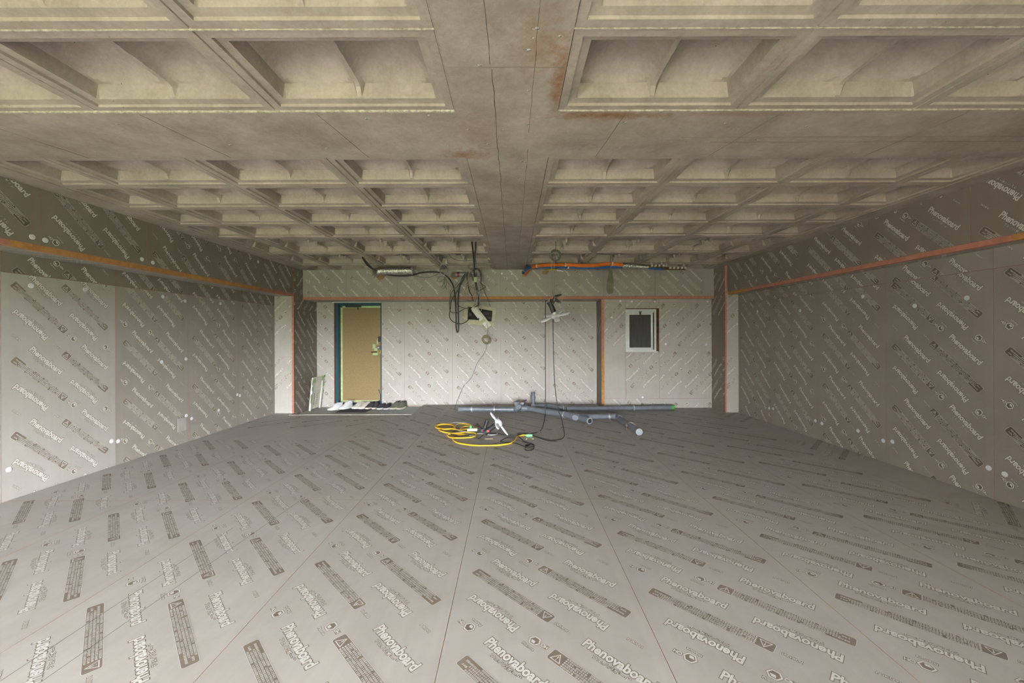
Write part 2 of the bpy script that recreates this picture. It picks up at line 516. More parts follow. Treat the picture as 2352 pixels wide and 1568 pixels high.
def clip_poly(V, Fc, w, h, g):
    xs = [p[0] for p in V]; ys = [p[1] for p in V]
    if min(xs) >= g and max(xs) <= w - g and min(ys) >= g and max(ys) <= h - g: return V, Fc
    if max(xs) <= g or min(xs) >= w - g or max(ys) <= g or min(ys) >= h - g: return [], []
    def cut(poly, axis, lim, sign):
        o = []
        n = len(poly)
        for i in range(n):
            a, b = poly[i], poly[(i + 1) % n]
            da, db = sign * (a[axis] - lim), sign * (b[axis] - lim)
            if da >= 0: o.append(a)
            if (da > 0 and db < 0) or (da < 0 and db > 0):
                t = da / (da - db)
                o.append((a[0] + (b[0] - a[0]) * t, a[1] + (b[1] - a[1]) * t))
        return o
    nv, nf = [], []
    for q in Fc:
        p = [V[i] for i in q]
        for axis, lim, sign in ((0, g, 1), (0, w - g, -1), (1, g, 1), (1, h - g, -1)):
            p = cut(p, axis, lim, sign)
            if len(p) < 3: break
        if len(p) >= 3:
            n = len(nv); nv += p; nf.append(tuple(range(n, n + len(p))))
    return nv, nf

BOARD = {}
def board_mesh(w, h, rot, phase, quarter, u0, lod, t, floor, foam, paper):
    key = (round(w, 3), round(h, 3), rot, round(phase, 3), quarter, round(u0, 3), lod, t, floor, foam, paper)
    if key in BOARD: return BOARD[key]
    g = 0.0011
    V = [(g, g, -t), (w - g, g, -t), (w - g, h - g, -t), (g, h - g, -t), (g, g, 0), (w - g, g, 0), (w - g, h - g, 0), (g, h - g, 0)]
    Fc = [(4, 5, 6, 7), (3, 2, 1, 0), (0, 1, 5, 4), (1, 2, 6, 5), (2, 3, 7, 6), (3, 0, 4, 7)]
    Mi = [0, 1, 1, 1, 1, 1]
    aw, ah = (w, h) if not quarter else (h, w)     # tile frame: a across, b along
    for k in range(-2, int(ah / PERIOD) + 3):
        for tv, tf, layer in tile(lod):
            pts = []
            for x, y in tv:
                a, b = x, y + k * PERIOD + phase
                if rot: a, b = 0.91 - a, ah - b
                a -= u0
                pts.append((a, b) if not quarter else (b, aw - a))
            pv, pf = clip_poly(pts, tf, w, h, 0.004)
            if not pf: continue
            n = len(V); z = 0.00035 if layer == 0 else 0.0007
            V += [(x, y, z) for x, y in pv]
            Fc += [tuple(i + n for i in q) for q in pf]
            Mi += [2 + layer] * len(pf)
    me = bpy.data.meshes.new('insulation_board')
    me.from_pydata(V, [], Fc)
    for m in (M['paper_floor'] if floor else M[paper], M[foam], M['ink_dark' if paper in ('paper_brown', 'paper_right_shade') else 'ink'], M['white']): me.materials.append(m)
    me.polygons.foreach_set('material_index', Mi)
    me.update()
    BOARD[key] = me
    return me

def board(parent, origin, u, v, w, h, rot=False, phase=0.0, quarter=False, u0=0.0, lod=1, t=0.03, floor=False, foam='foam_salmon', paper='paper'):
    me = board_mesh(w, h, rot, phase % PERIOD, quarter, u0, lod, t, floor, foam, paper)
    o = bpy.data.objects.new('insulation_board', me)
    u, v = Vector(u), Vector(v); n = u.cross(v)
    o.matrix_world = Matrix((u, v, n)).transposed().to_4x4()
    o.location = origin
    return link(o, parent)

X_, Y_, Z_ = Vector((1, 0, 0)), Vector((0, 1, 0)), Vector((0, 0, 1))
XL, XR = -4.02, 3.80            # lower wall faces
BL, BR = -3.70, 3.62            # faces of the downstands along the side walls
DCL, DCR = 6.78, 6.72           # fronts of the two corner columns
CLX, CRX = -3.694, 3.574        # inner faces of the columns
DS, DRS, DR = 7.08, 7.17, 7.58  # soffit face, wall with window, recessed wall
PIER = 1.60
ZC = 2.468                      # underside of the beams
ZB0, ZB1 = 1.98, 2.022          # side downstand: underside and top of its foam edge
ZS0, ZS1 = 1.944, 1.992         # the same for the soffit on the back wall
FT = 0.04                       # floor board thickness

# ------------------------------------------------------------------ floor
fl = MB().box((-4.4, YB - 0.2, -0.30), (4.2, 8.2, -FT - 0.002)).build('floor', speck('floor_bedding_foam', (0.44, 0.22, 0.10), (0.58, 0.34, 0.20), 18, 0.9))
lab(fl, 'grey printed insulation board floor spreading across the whole empty room', 'floor', kind='structure')
GX0, GX1, GD = CLX, -1.66, 6.62         # entrance pit in front of the door
cols = [XL, -3.025, -2.115, -1.205, -0.295, 0.615, 1.525, 2.435, 3.345, XR]
rows = [YB, -2.27, -0.454, 1.366, 3.19, 5.02, 6.84, DR]
phase_of = {0: 0.36, 1: 0.12, 2: 0.33, 3: 0.09, 4: 0.0, 5: -0.175, 6: -0.22, 7: 0.05, 8: 0.2}
for i in range(len(cols) - 1):
    xa, xb = cols[i], cols[i + 1]
    for j in range(len(rows) - 1):
        ya, yb = rows[j], rows[j + 1]
        turn = (i <= 1 and ya > 5.0) or (i == 8)
        ph = 0.0 + phase_of[i] 
        rot = (i in (6,)) and False
        pieces = [(xa, xb, ya, yb)]
        if ya > 5.0 and xa < GX1:      # cut around the entrance pit
            pieces = []
            if yb <= 6.85:
                xm = min(xb, GX1) if xb > GX1 else xb
                pieces.append((xa, xm, ya, GD))
                if xb > GX1: pieces.append((GX1, xb, ya, yb))
                if xa < CLX: pieces.append((xa, CLX - 0.0, GD, DCL))
            elif xb > GX1:
                pieces.append((GX1, xb, ya, yb))
        for (a, b, c, d) in pieces:
            if b - a < 0.02 or d - c < 0.02: continue
            near = (c < 3.0 and d > 1.0) or (1.0 < c < 3.5)
            wide = max(0.0, (b - a) - 0.91)
            board(fl, (a, c, 0.0), X_, Y_, b - a, d - c, rot, ph, turn, -wide, 0 if near else 1, FT, True,
                  'foam_salmon' if (i + j) % 3 else 'foam_ochre')

# entrance pit
gp = MB().box((GX0, GD + 0.012, -0.05), (GX1 - 0.012, DR, -FT + 0.001)).build('floor_entrance', M['slab'])
lab(gp, 'bare grey concrete entrance pit in front of the tan door', 'floor', kind='structure')
MB().box((GX0, GD, -0.05), (GX1 - 0.012, GD + 0.012, 0.004)).build('edge_trim', plain('pale_edge_trim', (0.62, 0.60, 0.54), 0.5), gp)
MB().box((GX1 - 0.012, GD, -0.05), (GX1, DR, 0.003)).build('edge_trim', plain('paper_edge_trim', (0.50, 0.46, 0.40), 0.6), gp)

# ------------------------------------------------------------------ side walls
def foam_run(parent, p0, axis, lengths, size_a, size_b, mats, name='foam_edge'):
    """row of foam board edges along axis; size_a/size_b: cross-section vectors"""
    p = Vector(p0)
    for k, (L, m) in enumerate(zip(lengths, mats)):
        a = p; b = p + axis * (L - 0.0015) + Vector(size_a) + Vector(size_b)
        lo = Vector([min(a[i], b[i]) for i in range(3)]); hi = Vector([max(a[i], b[i]) for i in range(3)])
        MB().box(lo, hi).build(name, M[m], parent)
        p = p + axis * L

def side_wall(side):
    s = -1 if side == 'left' else 1
    XF, XB, D = (XL, BL, DCL) if s < 0 else (XR, BR, DCR)
    xo0, xo1 = sorted((XF + s * 0.031, XF + s * 0.25))
    w = MB().box((xo0, YB - 0.2, -0.3), (xo1, 8.2, 3.0)).build('wall_' + side, M['concrete'])
    lab(w, ('left' if s < 0 else 'right') + ' long side wall lined with printed insulation boards and a downstand above', 'wall', kind='structure')
    first = 3.15 if s < 0 else 3.16
    joints = [YB] + [first + 0.91 * q for q in range(-6, 4) if first + 0.91 * q > YB + 0.3] + [D]
    K = len(joints) - 2          # index of the last board; K-3 is the one nearest the frame edge
    rots = {K - 3: True, K - 2: False, K - 1: True, K: False} if s < 0 else {K - 4: False, K - 3: True, K - 2: False, K - 1: True, K: True}
    phs = {K - 3: 0.19, K - 2: 0.40, K - 1: 0.02, K: 0.3, K - 4: 0.1} if s < 0 else {K - 4: 0.33, K - 3: 0.12, K - 2: 0.45, K - 1: 0.2, K: 0.05}
    tone = {K - 3: 'paper', K - 4: 'paper', K - 1: 'paper_mid'} if s < 0 else {}
    for k in range(len(joints) - 1):
        a, b = joints[k], joints[k + 1]
        lod = 0 if K - 5 <= k <= K - 3 else 1
        org = (XF, a, 0.0) if s < 0 else (XF, b, 0.0)
        u = Y_ if s < 0 else -Y_
        board(w, org, u, Z_, b - a, 1.82, rots.get(k, k % 2 == 0), phs.get(k, 0.07 * k), False, 0.0, lod, paper=tone.get(k, 'paper_mid' if s < 0 else 'paper_right_shade'))
        org2 = (org[0], org[1], 1.82)
        board(w, org2, u, Z_, b - a, ZB0 - 1.82, not rots.get(k, False), 0.23 + 0.11 * k, False, 0.0, lod, paper='paper_brown' if s < 0 else 'paper_right_shade')
        # downstand: face board, its underside board
        e0 = a if k else YB
        org3 = (XB, a, ZB1) if s < 0 else (XB, b, ZB1)
        board(w, org3, u, Z_, b - a, ZC - ZB1, (k % 2 == 0), 0.17 * k + (0.25 if s < 0 else 0.05), False, 0.0, lod, paper='paper_brown')
        x0, x1 = sorted((XF, XB))
        ub = board(w, (x0, b, ZB0), X_, -Y_, x1 - x0, b - a, False, 0.1 * k, False, 0.1, 1, 0.028, paper='paper_mid')
    # foam edge that shows under the face boards
    yy = YB
    seq = ([(0.75 - YB, 'foam_ochre'), (2.2, 'foam_salmon'), (1.82, 'foam_ochre'), (1.1, 'foam_ochre')] if s < 0 else [(0.75 - YB, 'foam_salmon'), (2.15, 'foam_ochre'), (1.82, 'foam_salmon'), (1.45, 'foam_salmon')])
    left_over = D - YB - sum(q[0] for q in seq) - 0.02
    seq.append((left_over, 'foam_salmon' if s < 0 else 'foam_ochre'))
    xe0, xe1 = sorted((XB, XB + s * 0.05))
    for L, mm in seq:
        MB().box((xe0, yy, ZB0 - 0.001), (xe1, yy + L - 0.002, ZB1)).build('foam_edge', M[mm], w)
        yy += L
    return w

wl = side_wall('left')
wr = side_wall('right')

def plug_disc(parent, p, n, r=0.021):
    n = Vector(n)
    Mx = n.to_track_quat('Z', 'Y').to_matrix().to_4x4(); Mx.translation = p
    key = 'plug_%.3f' % r
    if key not in bpy.data.meshes:
        me = MB().lathe([(r, 0.0), (r, 0.002), (r * 0.8, 0.004), (0.001, 0.0045)], None, 12).mesh(key, M['plug'])
    o = bpy.data.objects.new('fixing_plug', bpy.data.meshes[key])
    o.matrix_world = Mx
    return link(o, parent)

for px, py in ((71,656),(195,665),(374,681),(425,691),(506,697),(371,831),(427,824),(545,906),(551,908),(502,942),(428,954),(440,961),(256,1013),(271,1013),(20,1078)):
    plug_disc(wl, onX(px, py, XL), X_)
for px, py in ((74,544),(104,551.5),(326,595),(351,603),(593,601)):
    plug_disc(wl, onX(px, py, BL), X_)
for px, py in ((2221,684),(2101,702),(1982,680.6),(1838,713),(1740,715),(1767,937),(1776,938),(1873,966),(1888,972),(1971,989),(2029,1012),(2050,1014),(2271,1074.5),(2308,1089)):
    plug_disc(wr, onX(px, py, XR), -X_)
# small square patch let into the left wall, low down
a, b = onX(408, 962, XL), onX(427, 987, XL)
MB().box((XL, a.y, b.z), (XL + 0.003, b.y, a.z)).build('patch', plain('grey_patch_paper', (0.40, 0.375, 0.35), 0.7), wl)

# ------------------------------------------------------------------ corner columns
def column(side):
    s = -1 if side == 'left' else 1
    XF, D, CX = (XL, DCL, CLX) if s < 0 else (XR, DCR, CRX)
    x0, x1 = sorted((XF, CX - s * -0.031))
    cm = MB().box((min(XF, CX) + (0.0 if s < 0 else 0.032), D + 0.031, -0.3), (max(XF, CX) - (0.032 if s < 0 else 0.0), 8.2, 3.0)).build('wall_column_' + side, M['concrete'])
    lab(cm, ('left' if s < 0 else 'right') + ' corner column wrapped in printed boards with a salmon foam edge', 'column', kind='structure')
    t = 0.033 if s < 0 else 0.025
    z0 = -FT if s < 0 else 0.0
    ztop = ZB0
    if s < 0: fx0, fx1 = XF, CX - t
    else: fx0, fx1 = CX + t, XF
    board(cm, (fx0, D, z0), X_, Z_, fx1 - fx0, 0.95 - z0, False, 0.1, True, 0.3, 1, 0.03)
    board(cm, (fx0, D, 0.95), X_, Z_, fx1 - fx0, ztop + 0.02 - 0.95, False, 0.45, True, 0.1, 1, 0.03)
    # return face towards the room centre
    if s < 0:
        board(cm, (CX, D, z0), Y_, Z_, 8.0 - D, 1.80, False, 0.2, False, 0.05, 1, 0.03, paper='paper_brown')
        board(cm, (CX, D, 1.80 + z0), Y_, Z_, 8.0 - D, ZC - 1.80 - z0, False, 0.3, True, 0.0, 1, 0.03, paper='paper_brown')
    else:
        board(cm, (CX, 8.0, 0.0), -Y_, Z_, 8.0 - D, 0.95, False, 0.2, True, 0.05, 1, 0.025, paper='paper_brown')
        board(cm, (CX, 8.0, 0.95), -Y_, Z_, 8.0 - D, ZC - 0.95, False, 0.35, True, 0.0, 1, 0.025, paper='paper_brown')
    xa, xb = sorted((CX - (0.0005 * -s if False else 0), CX + s * t))
    zt = [z0, 0.6, ZB0 + 0.03, ZC]
    for k in range(3):
        MB().box((xa, D - 0.001, zt[k]), (xb, D + 0.012, zt[k + 1] - 0.001)).build('foam_edge', M['foam_salmon'], cm)
    return cm
cl_ = column('left'); cr_ = column('right')

# ------------------------------------------------------------------ back wall
DX0, DX1, DZ1 = -3.345, -2.468, 1.935          # door opening
wb = MB()
wb.box((CLX - 0.1, DR + 0.031, -0.3), (DX0, 8.2, 3.0)).box((DX1, DR + 0.031, -0.3), (PIER + 0.06, 8.2, 3.0)).box((DX0, DR + 0.031, DZ1), (DX1, 8.2, 3.0)).box((DX0, 8.0, -0.3), (DX1, 8.2, DZ1))
WX0, WX1, WZ0, WZ1 = 2.034, 2.634, 1.0, 1.781   # small window opening
y0 = DRS + 0.031
wb.box((PIER + 0.06, y0, -0.3), (WX0 - 0.001, 8.2, 3.0)).box((WX1 + 0.001, y0, -0.3), (CRX + 0.1, 8.2, 3.0)).box((WX0 - 0.001, y0, -0.3), (WX1 + 0.001, 8.2, WZ0)).box((WX0 - 0.001, y0, WZ1), (WX1 + 0.001, 8.2, 3.0))
wb = wb.build('wall_back', M['concrete'])
lab(wb, 'back wall of printed insulation boards with door, soffit and small window', 'wall', kind='structure')
DEEP = DR
bx = [(CLX, DX0, 0.0, 0.55), (DX1, -2.035, 0.1, 0.475), (-2.035, -1.125, 0.35, 0), (-1.125, -0.215, 0.09, 0), (-0.215, 0.695, 0.16, 0), (0.695, PIER, 0.13, 0)]
for k, (a, b, ph, u0) in enumerate(bx):
    z0 = -FT if b < -1.6 else 0.0
    if k == 0: u0 = 0.3
    board(wb, (a, DR, z0), X_, Z_, b - a, 1.81 - z0, k == 2, ph, False, u0, 1)
    board(wb, (a, DR, 1.81), X_, Z_, b - a, ZS0 - 1.81, k % 2 == 0, ph + 0.2, False, u0, 1)
# wall piece around the small window
PX = PIER + 0.05
for (a, b, c, d, ph, q, u0) in ((PX, WX0, 0.17, ZS0, 0.05, True, 0.0), (WX0, WX1, 0.17, WZ0, 0.2, True, 0.2), (WX0, WX1, WZ1, ZS0, 0.3, True, 0.1),
                            (WX1, CRX, 0.17, 1.08, 0.05, True, 0.0), (WX1, CRX, 1.08, ZS0, 0.45, True, 0.0), (PX, 2.3, 0.0, 0.17, 0.2, False, 0.0), (2.3, CRX, 0.0, 0.17, 0.4, True, 0.0)):
    board(wb, (a, DRS, c), X_, Z_, b - a, d - c, False, ph, q, u0, 1)
board(wb, (PIER, DR, 0.0), -Y_, Z_, DR - DRS, ZS0, False, 0.1, True, 0.2, 1, 0.03, paper='paper_brown')
for z0, z1, mm in ((0.0, 0.98, 'foam_ochre'), (0.98, ZS0, 'foam_salmon')):
    MB().box((PIER, DRS - 0.001, z0), (PX - 0.002, DRS + 0.012, z1 - 0.0015)).build('foam_edge', M[mm], wb)
# soffit box along the back wall
MB().box((CLX, DS + 0.031, ZS1), (CRX, 8.1, ZC + 0.25)).build('soffit_core', M['concrete'], wb)
sx = [CLX, -2.93, -2.02, -1.11, -0.20, 0.71, 1.62, 2.53, CRX]
sph = [0.45, 0.1, 0.25, 0.3, 0.5, 0.38, 0.22, 0.15]
for k in range(len(sx) - 1):
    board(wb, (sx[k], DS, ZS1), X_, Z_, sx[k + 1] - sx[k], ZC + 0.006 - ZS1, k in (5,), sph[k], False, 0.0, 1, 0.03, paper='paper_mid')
    board(wb, (sx[k], DS, ZS0), X_, Y_ * 1.0, sx[k + 1] - sx[k], 0.52, False, sph[k], False, 0.0, 1, 0.03) if False else None
MB().box((CLX, DS + 0.012, ZS0), (CRX, DR + 0.02, ZS1 - 0.001)).build('soffit_board', M['paper'], wb)
xx = CLX
for L, mm in ((1.9, 'foam_salmon'), (0.9, 'foam_salmon'), (0.32, 'foam_salmon'), (0.72, 'foam_ochre'), (0.4, 'foam_ochre'), (1.82, 'foam_salmon'), (CRX - CLX - 6.06, 'foam_salmon')):
    MB().box((xx, DS - 0.0005, ZS0), (xx + L - 0.002, DS + 0.012, ZS1 - 0.001)).build('foam_edge', M[mm], wb)
    xx += L
for px, py in ((1153, 628), (1175.6, 629)): plug_disc(wb, W(px, py, DS), -Y_, 0.017)
for px, py in ((1425,691),(1451,692.6),(1504,692.6),(1405,729),(1529,790),(1622,791),(1625,693),(1476,912)):
    plug_disc(wb, W(px, py, DRS), -Y_, 0.019)

# ------------------------------------------------------------------ window wall behind the camera
wf = MB()
xs = [-4.4] + [q for w_ in WINDOWS for q in w_[:2]] + [4.2]
for k in range(0, len(xs), 2): wf.box((xs[k], YB - 0.2, -0.3), (xs[k + 1], YB, 3.0))
for (xa, xb, za, zb) in WINDOWS:
    wf.box((xa, YB - 0.2, zb), (xb, YB, 3.0)); wf.box((xa, YB - 0.2, -0.3), (xb, YB, za))
wf = wf.build('wall_front', M['paper'])
lab(wf, 'wall with the large daylight windows behind the viewpoint', 'wall', kind='structure')
for k, (xa, xb, za, zb) in enumerate(WINDOWS):
    win = empty('window_%d' % (k + 2), ((xa + xb) / 2, YB - 0.1, za))
    lab(win, 'large sliding daylight window behind the viewpoint, ' + ('left' if k == 0 else 'right') + ' one', 'window', kind='structure')
    hw = (xb - xa) / 2; hh = zb - za
    fr = MB()
    fr.box((-hw, -0.04, 0), (hw, 0.04, 0.05)).box((-hw, -0.04, hh - 0.05), (hw, 0.04, hh)).box((-hw, -0.04, 0.05), (-hw + 0.05, 0.04, hh - 0.05)).box((hw - 0.05, -0.04, 0.05), (hw, 0.04, hh - 0.05))
    fr.build('window_frame', M['steel_white'], win)
    MB().box((-0.03, -0.02, 0.05), (0.03, 0.02, hh - 0.05)).build('meeting_stile', M['steel_white'], win)

# unseen sky blocker added outside the windows: left side wall, slab above, low floor
sky_blk = MB()
sky_blk.box((-3.15, YB - 8.0, -0.3), (-2.95, YB - 0.2, 3.3)).box((-2.95, YB - 1.3, 2.55), (4.2, YB - 0.2, 2.75)).box((-2.95, YB - 1.5, -0.3), (4.2, YB - 0.2, -0.12))
sky_blk = sky_blk.build('wall_balcony', M['concrete'])
lab(sky_blk, 'added concrete sky blocker with side wall outside the windows behind the viewpoint', 'balcony', kind='structure')

# ------------------------------------------------------------------ ceiling
ce = MB()
ce.box((-0.292, YB, ZC), (0.24, DS + 0.03, 2.74))
for xa, xb in ((-3.76, -0.292), (0.24, 3.68)): ce.box((xa, 2.087, ZC), (xb, 2.619, 2.74))
for xa, xb in ((-3.76, -3.50), (3.425, 3.68)):
    ce.box((xa, YB, ZC), (xb, 2.087, 2.74)); ce.box((xa, 2.619, ZC), (xb, DS + 0.03, 2.74))
ce.box((-4.4, YB - 0.2, 2.74), (4.2, 8.2, 3.0))
ce = ce.build('ceiling', M['concrete'])
lab(ce, 'raw concrete waffle ceiling with coffers, crossing beams and rust stains', 'ceiling', kind='structure')

def lin(a, b, step):
    n = max(1, int(round((b - a) / step)))
    return [a + (b - a) * i / n for i in range(n + 1)]

COFFER = {}
def coffer_mesh(a, b, near_broken, far_broken, fin):
    key = (round(a, 3), round(b, 3), near_broken, far_broken, fin)
    if key in COFFER: return COFFER[key]
    E0 = [0.0, 0.0025, 0.0045, 0.043, 0.045, 0.083, 0.092]
    def axis(L, with_fin):
        e = list(E0); mid = lin(0.092, L / 2 - (0.011 if with_fin else 0), 0.018)[1:]
        e += mid
        if with_fin: e += [L / 2 - 0.006]
        left = [x - L / 2 for x in e]
        right = [-x for x in reversed(left)]
        if with_fin: out = left + [0.0] + right
        else: out = left + (right[1:] if abs(left[-1]) < 1e-6 else right)
        return out
    gx, gy = axis(a, fin), axis(b, False)
    def zf(x, y):
        ex, ey = a / 2 - abs(x), b / 2 - abs(y)
        broken = (near_broken and y < 0) or (far_broken and y > 0)
        rag = 0.078 + 0.016 * noise.noise(Vector((x * 9 + a * 3, b * 40, 0))) + 0.010 * noise.noise(Vector((x * 38, b * 10, 3)))
        if broken and ey < 0.0915 and ex > 0.05:
            return rag + 0.25 * max(0, ey - 0.0) * (0.5 if ex > 0.09 else 0.2)
        e = min(ex, ey) if not (broken and ey < ex) else ex
        e = min(ex, ey)
        if broken: e = ex if ey < 0.1 else min(ex, ey)
        if e < 0.0035: return 0.006
        if e < 0.044: return 0.0
        if e < 0.0835: return 0.013 + 0.004 * (e - 0.045) / 0.038
        base = 0.088
        if fin and abs(x) < 0.0115:
            k = max(0.0, min(1.0, (ey - 0.092) / 0.05))
            hfin = 0.022 + 0.048 * math.sqrt(max(0.0, 1 - (1 - k) ** 2))
            return hfin + 0.004 * noise.noise(Vector((y * 30, a, b)))
        # cup: rounded rectangle, soft fillet
        cx0, cx1 = (0.0115, a / 2 - 0.0925) if fin else (-(a / 2 - 0.0925), a / 2 - 0.0925)
        X = abs(x) if fin else x
        hx, hy = (cx1 - cx0) / 2, b / 2 - 0.0925
        qx, qy = abs(X - (cx0 + cx1) / 2), abs(y)
        R = min(0.12, hx * 0.9, hy * 0.9)
        dx, dy = max(0.0, qx - (hx - R)), max(0.0, qy - (hy - R))
        dist = R - math.hypot(dx, dy)
        if dx == 0 and dy == 0: dist = R + min(hx - R - qx, hy - R - qy)
        t = max(0.0, min(1.0, dist / 0.165))
        return base + 0.100 * (1 - (1 - t) ** 2)
    V, Fc = [], []
    nx, ny = len(gx), len(gy)
    for y in gy:
        for x in gx: V.append((x, y, zf(x, y)))
    for j in range(ny - 1):
        for i in range(nx - 1):
            q = j * nx + i
            Fc.append((q + nx, q + nx + 1, q + 1, q))
    me = bpy.data.meshes.new('coffer')
    me.from_pydata(V, [], Fc)
    me.materials.append(M['coffer'])
    me.polygons.foreach_set('use_smooth', [True] * len(me.polygons))
    me.set_sharp_from_angle(angle=math.radians(24))
    me.update()
    COFFER[key] = me
    return me

ccols = [(-1.22, -0.292), (-2.15, -1.22), (-3.07, -2.15), (-3.50, -3.07), (0.24, 1.165), (1.165, 2.09), (2.09, 3.0), (3.0, 3.425)]
p0 = 0.559
crow = [(2.087 - p0 * (k + 1), 2.087 - p0 * k, False, False) for k in range(12)]
cuts = [2.619, 3.128, 3.668, 4.221, 4.764, 5.24, 5.72, 6.17, 6.63, 7.11]
for k in range(len(cuts) - 1):
    crow.append((cuts[k], cuts[k + 1], k in (5, 7), k in (4, 6)))
for (xa, xb) in ccols:
    for (ya, yb, nb, fb) in crow:
        if yb < YB + 0.2: continue
        o = bpy.data.objects.new('coffer', coffer_mesh(xb - xa, yb - ya, nb, fb, (xb - xa) > 0.6))
        o.location = ((xa + xb) / 2, (ya + yb) / 2, ZC + 0.007)
        link(o, ce)

def ragged(parent, p0, p1, drop, thick, mat, name, seed, step=0.012):
    p0, p1 = Vector(p0), Vector(p1); n = int((p1 - p0).length / step)
    t = (p1 - p0).normalized(); side = Vector((-t.y, t.x, 0))
    rnd = random.Random(seed); mb = MB(); V = []
    for i in range(n + 1):
        p = p0 + (p1 - p0) * (i / n)
        d = drop * (0.5 + 0.9 * abs(noise.noise(Vector((i * 0.33, seed, 0)))) + 0.5 * rnd.random() * 0.6)
        w = thick * (0.7 + 0.6 * rnd.random())
        V += [p - side * w / 2 + Vector((0, 0, 0.014)), p + side * w / 2 + Vector((0, 0, 0.014)), p + side * w * 0.3 - Vector((0, 0, d)), p - side * w * 0.3 - Vector((0, 0, d * 0.8))]
    Fc = []
    for i in range(n):
        a = i * 4
        for j in range(4): Fc.append((a + j, a + (j + 1) % 4, a + 4 + (j + 1) % 4, a + 4 + j))
    mb.add(V, Fc)
    return mb.build(name, mat, parent)

zz = ZC + 0.001
ragged(ce, (-3.5, 2.082, zz), (-0.292, 2.082, zz), 0.004, 0.016, M['mortar'], 'mortar_bead', 1)
ragged(ce, (0.24, 2.082, zz), (3.425, 2.082, zz), 0.002, 0.007, M['mortar'], 'mortar_bead', 2)
ragged(ce, (-3.5, 1.528, zz + 0.004), (-0.292, 1.528, zz + 0.004), 0.0025, 0.006, M['mortar'], 'mortar_bead', 3)
ragged(ce, (0.24, 1.528, zz + 0.004), (3.425, 1.528, zz + 0.004), 0.002, 0.005, M['mortar'], 'mortar_bead', 4)
ragged(ce, (-0.290, -0.5, zz), (-0.290, 2.08, zz), 0.003, 0.008, M['coffer'], 'mortar_bead', 5)
ragged(ce, (-0.290, 2.63, zz), (-0.290, 6.9, zz), 0.003, 0.006, M['coffer'], 'mortar_bead', 6)
ragged(ce, (0.238, 2.63, zz), (0.238, 6.9, zz), 0.003, 0.006, M['coffer'], 'mortar_bead', 7)

def seam(pts, w=0.004, seed=0):
    pts = [Vector(p) for p in pts]; V, Fc = [], []
    full = []
    for a, b in zip(pts[:-1], pts[1:]):
        n = max(2, int((b - a).length / 0.04))
        full += [a + (b - a) * i / n for i in range(n)]
    full.append(pts[-1])
    for i, p in enumerate(full):
        t = (full[min(i + 1, len(full) - 1)] - full[max(0, i - 1)]).normalized()
        s = Vector((-t.y, t.x, 0))
        p = p + s * 0.006 * noise.noise(Vector((i * 0.35, seed * 7.3, 1)))
        ww = w * (0.5 + 0.8 * abs(noise.noise(Vector((i * 0.6, seed, 5)))))
        z = ZC - 0.0015
        V += [(p.x - s.x * ww, p.y - s.y * ww, ZC), (p.x, p.y, z), (p.x + s.x * ww, p.y + s.y * ww, ZC)]
    for i in range(len(full) - 1):
        a = i * 3; Fc += [(a, a + 1, a + 4, a + 3), (a + 1, a + 2, a + 5, a + 4)]
    MB().add(V, Fc).build('form_seam', M['seam'], ce)
seam([(-0.093, YB, 0), (-0.093, 1.72, 0)], 0.0022, 1); seam([(-0.085, 1.75, 0), (-0.075, 7.05, 0)], 0.003, 2)
seam([(0.11, YB, 0), (0.10, 2.3, 0)], 0.0018, 3); seam([(0.105, 2.5, 0), (0.10, 5.5, 0)], 0.0018, 4)
for k, y in enumerate((1.735, 3.55, 4.30, 5.40)): seam([(-0.28, y, 0), (0.235, y + 0.004, 0)], 0.0022, 10 + k)
for k, (xa, xb) in enumerate(((-1.02, -0.93), (-1.95, -1.83), (-2.9, -2.75), (0.60, 0.55), (1.42, 1.28), (2.40, 2.30))):
    seam([(xa, 2.10, 0), (xb, 2.61, 0)], 0.0030, 20 + k)
seam([(1.0, 2.36, 0), (3.3, 2.36, 0)], 0.0018, 30); seam([(1.2, 2.42, 0), (3.3, 2.42, 0)], 0.0015, 31)

def spall(x, y, r, k):
    n = 11; V = [(0, 0, -0.002)]; rnd = random.Random(k)
    for i in range(n):
        a = 2 * PI * i / n; q = r * (0.55 + 0.7 * rnd.random())
        V.append((q * math.cos(a), q * 0.55 * math.sin(a), 0.0002))
    Fc = [(0, 1 + (i + 1) % n, 1 + i) for i in range(n)]
    o = MB().add(V, Fc).build('spall', M['spall_dark'], ce); o.location = (x, y, ZC - 0.0004); return o
k = 0
for px, py in ((268,285),(750,340),(528,332),(900,262),(840,272),(985,265),(1030,335),(1213,115),(1225,88),(1232,65),(1285,83),(1212,208),(1210,285),(1437,281),(1665,283),(1423,340),(1620,345),(1740,322),(1850,290),(1960,350),(1205,372),(1200,385),(1195,410),(1195,458),(1075,297),(1155,298),(1100,150),(1120,330)):
    p = onZ(px, py, ZC); k += 1
    if abs(p.x) < 3.4: spall(p.x, p.y, random.uniform(0.010, 0.024), k)

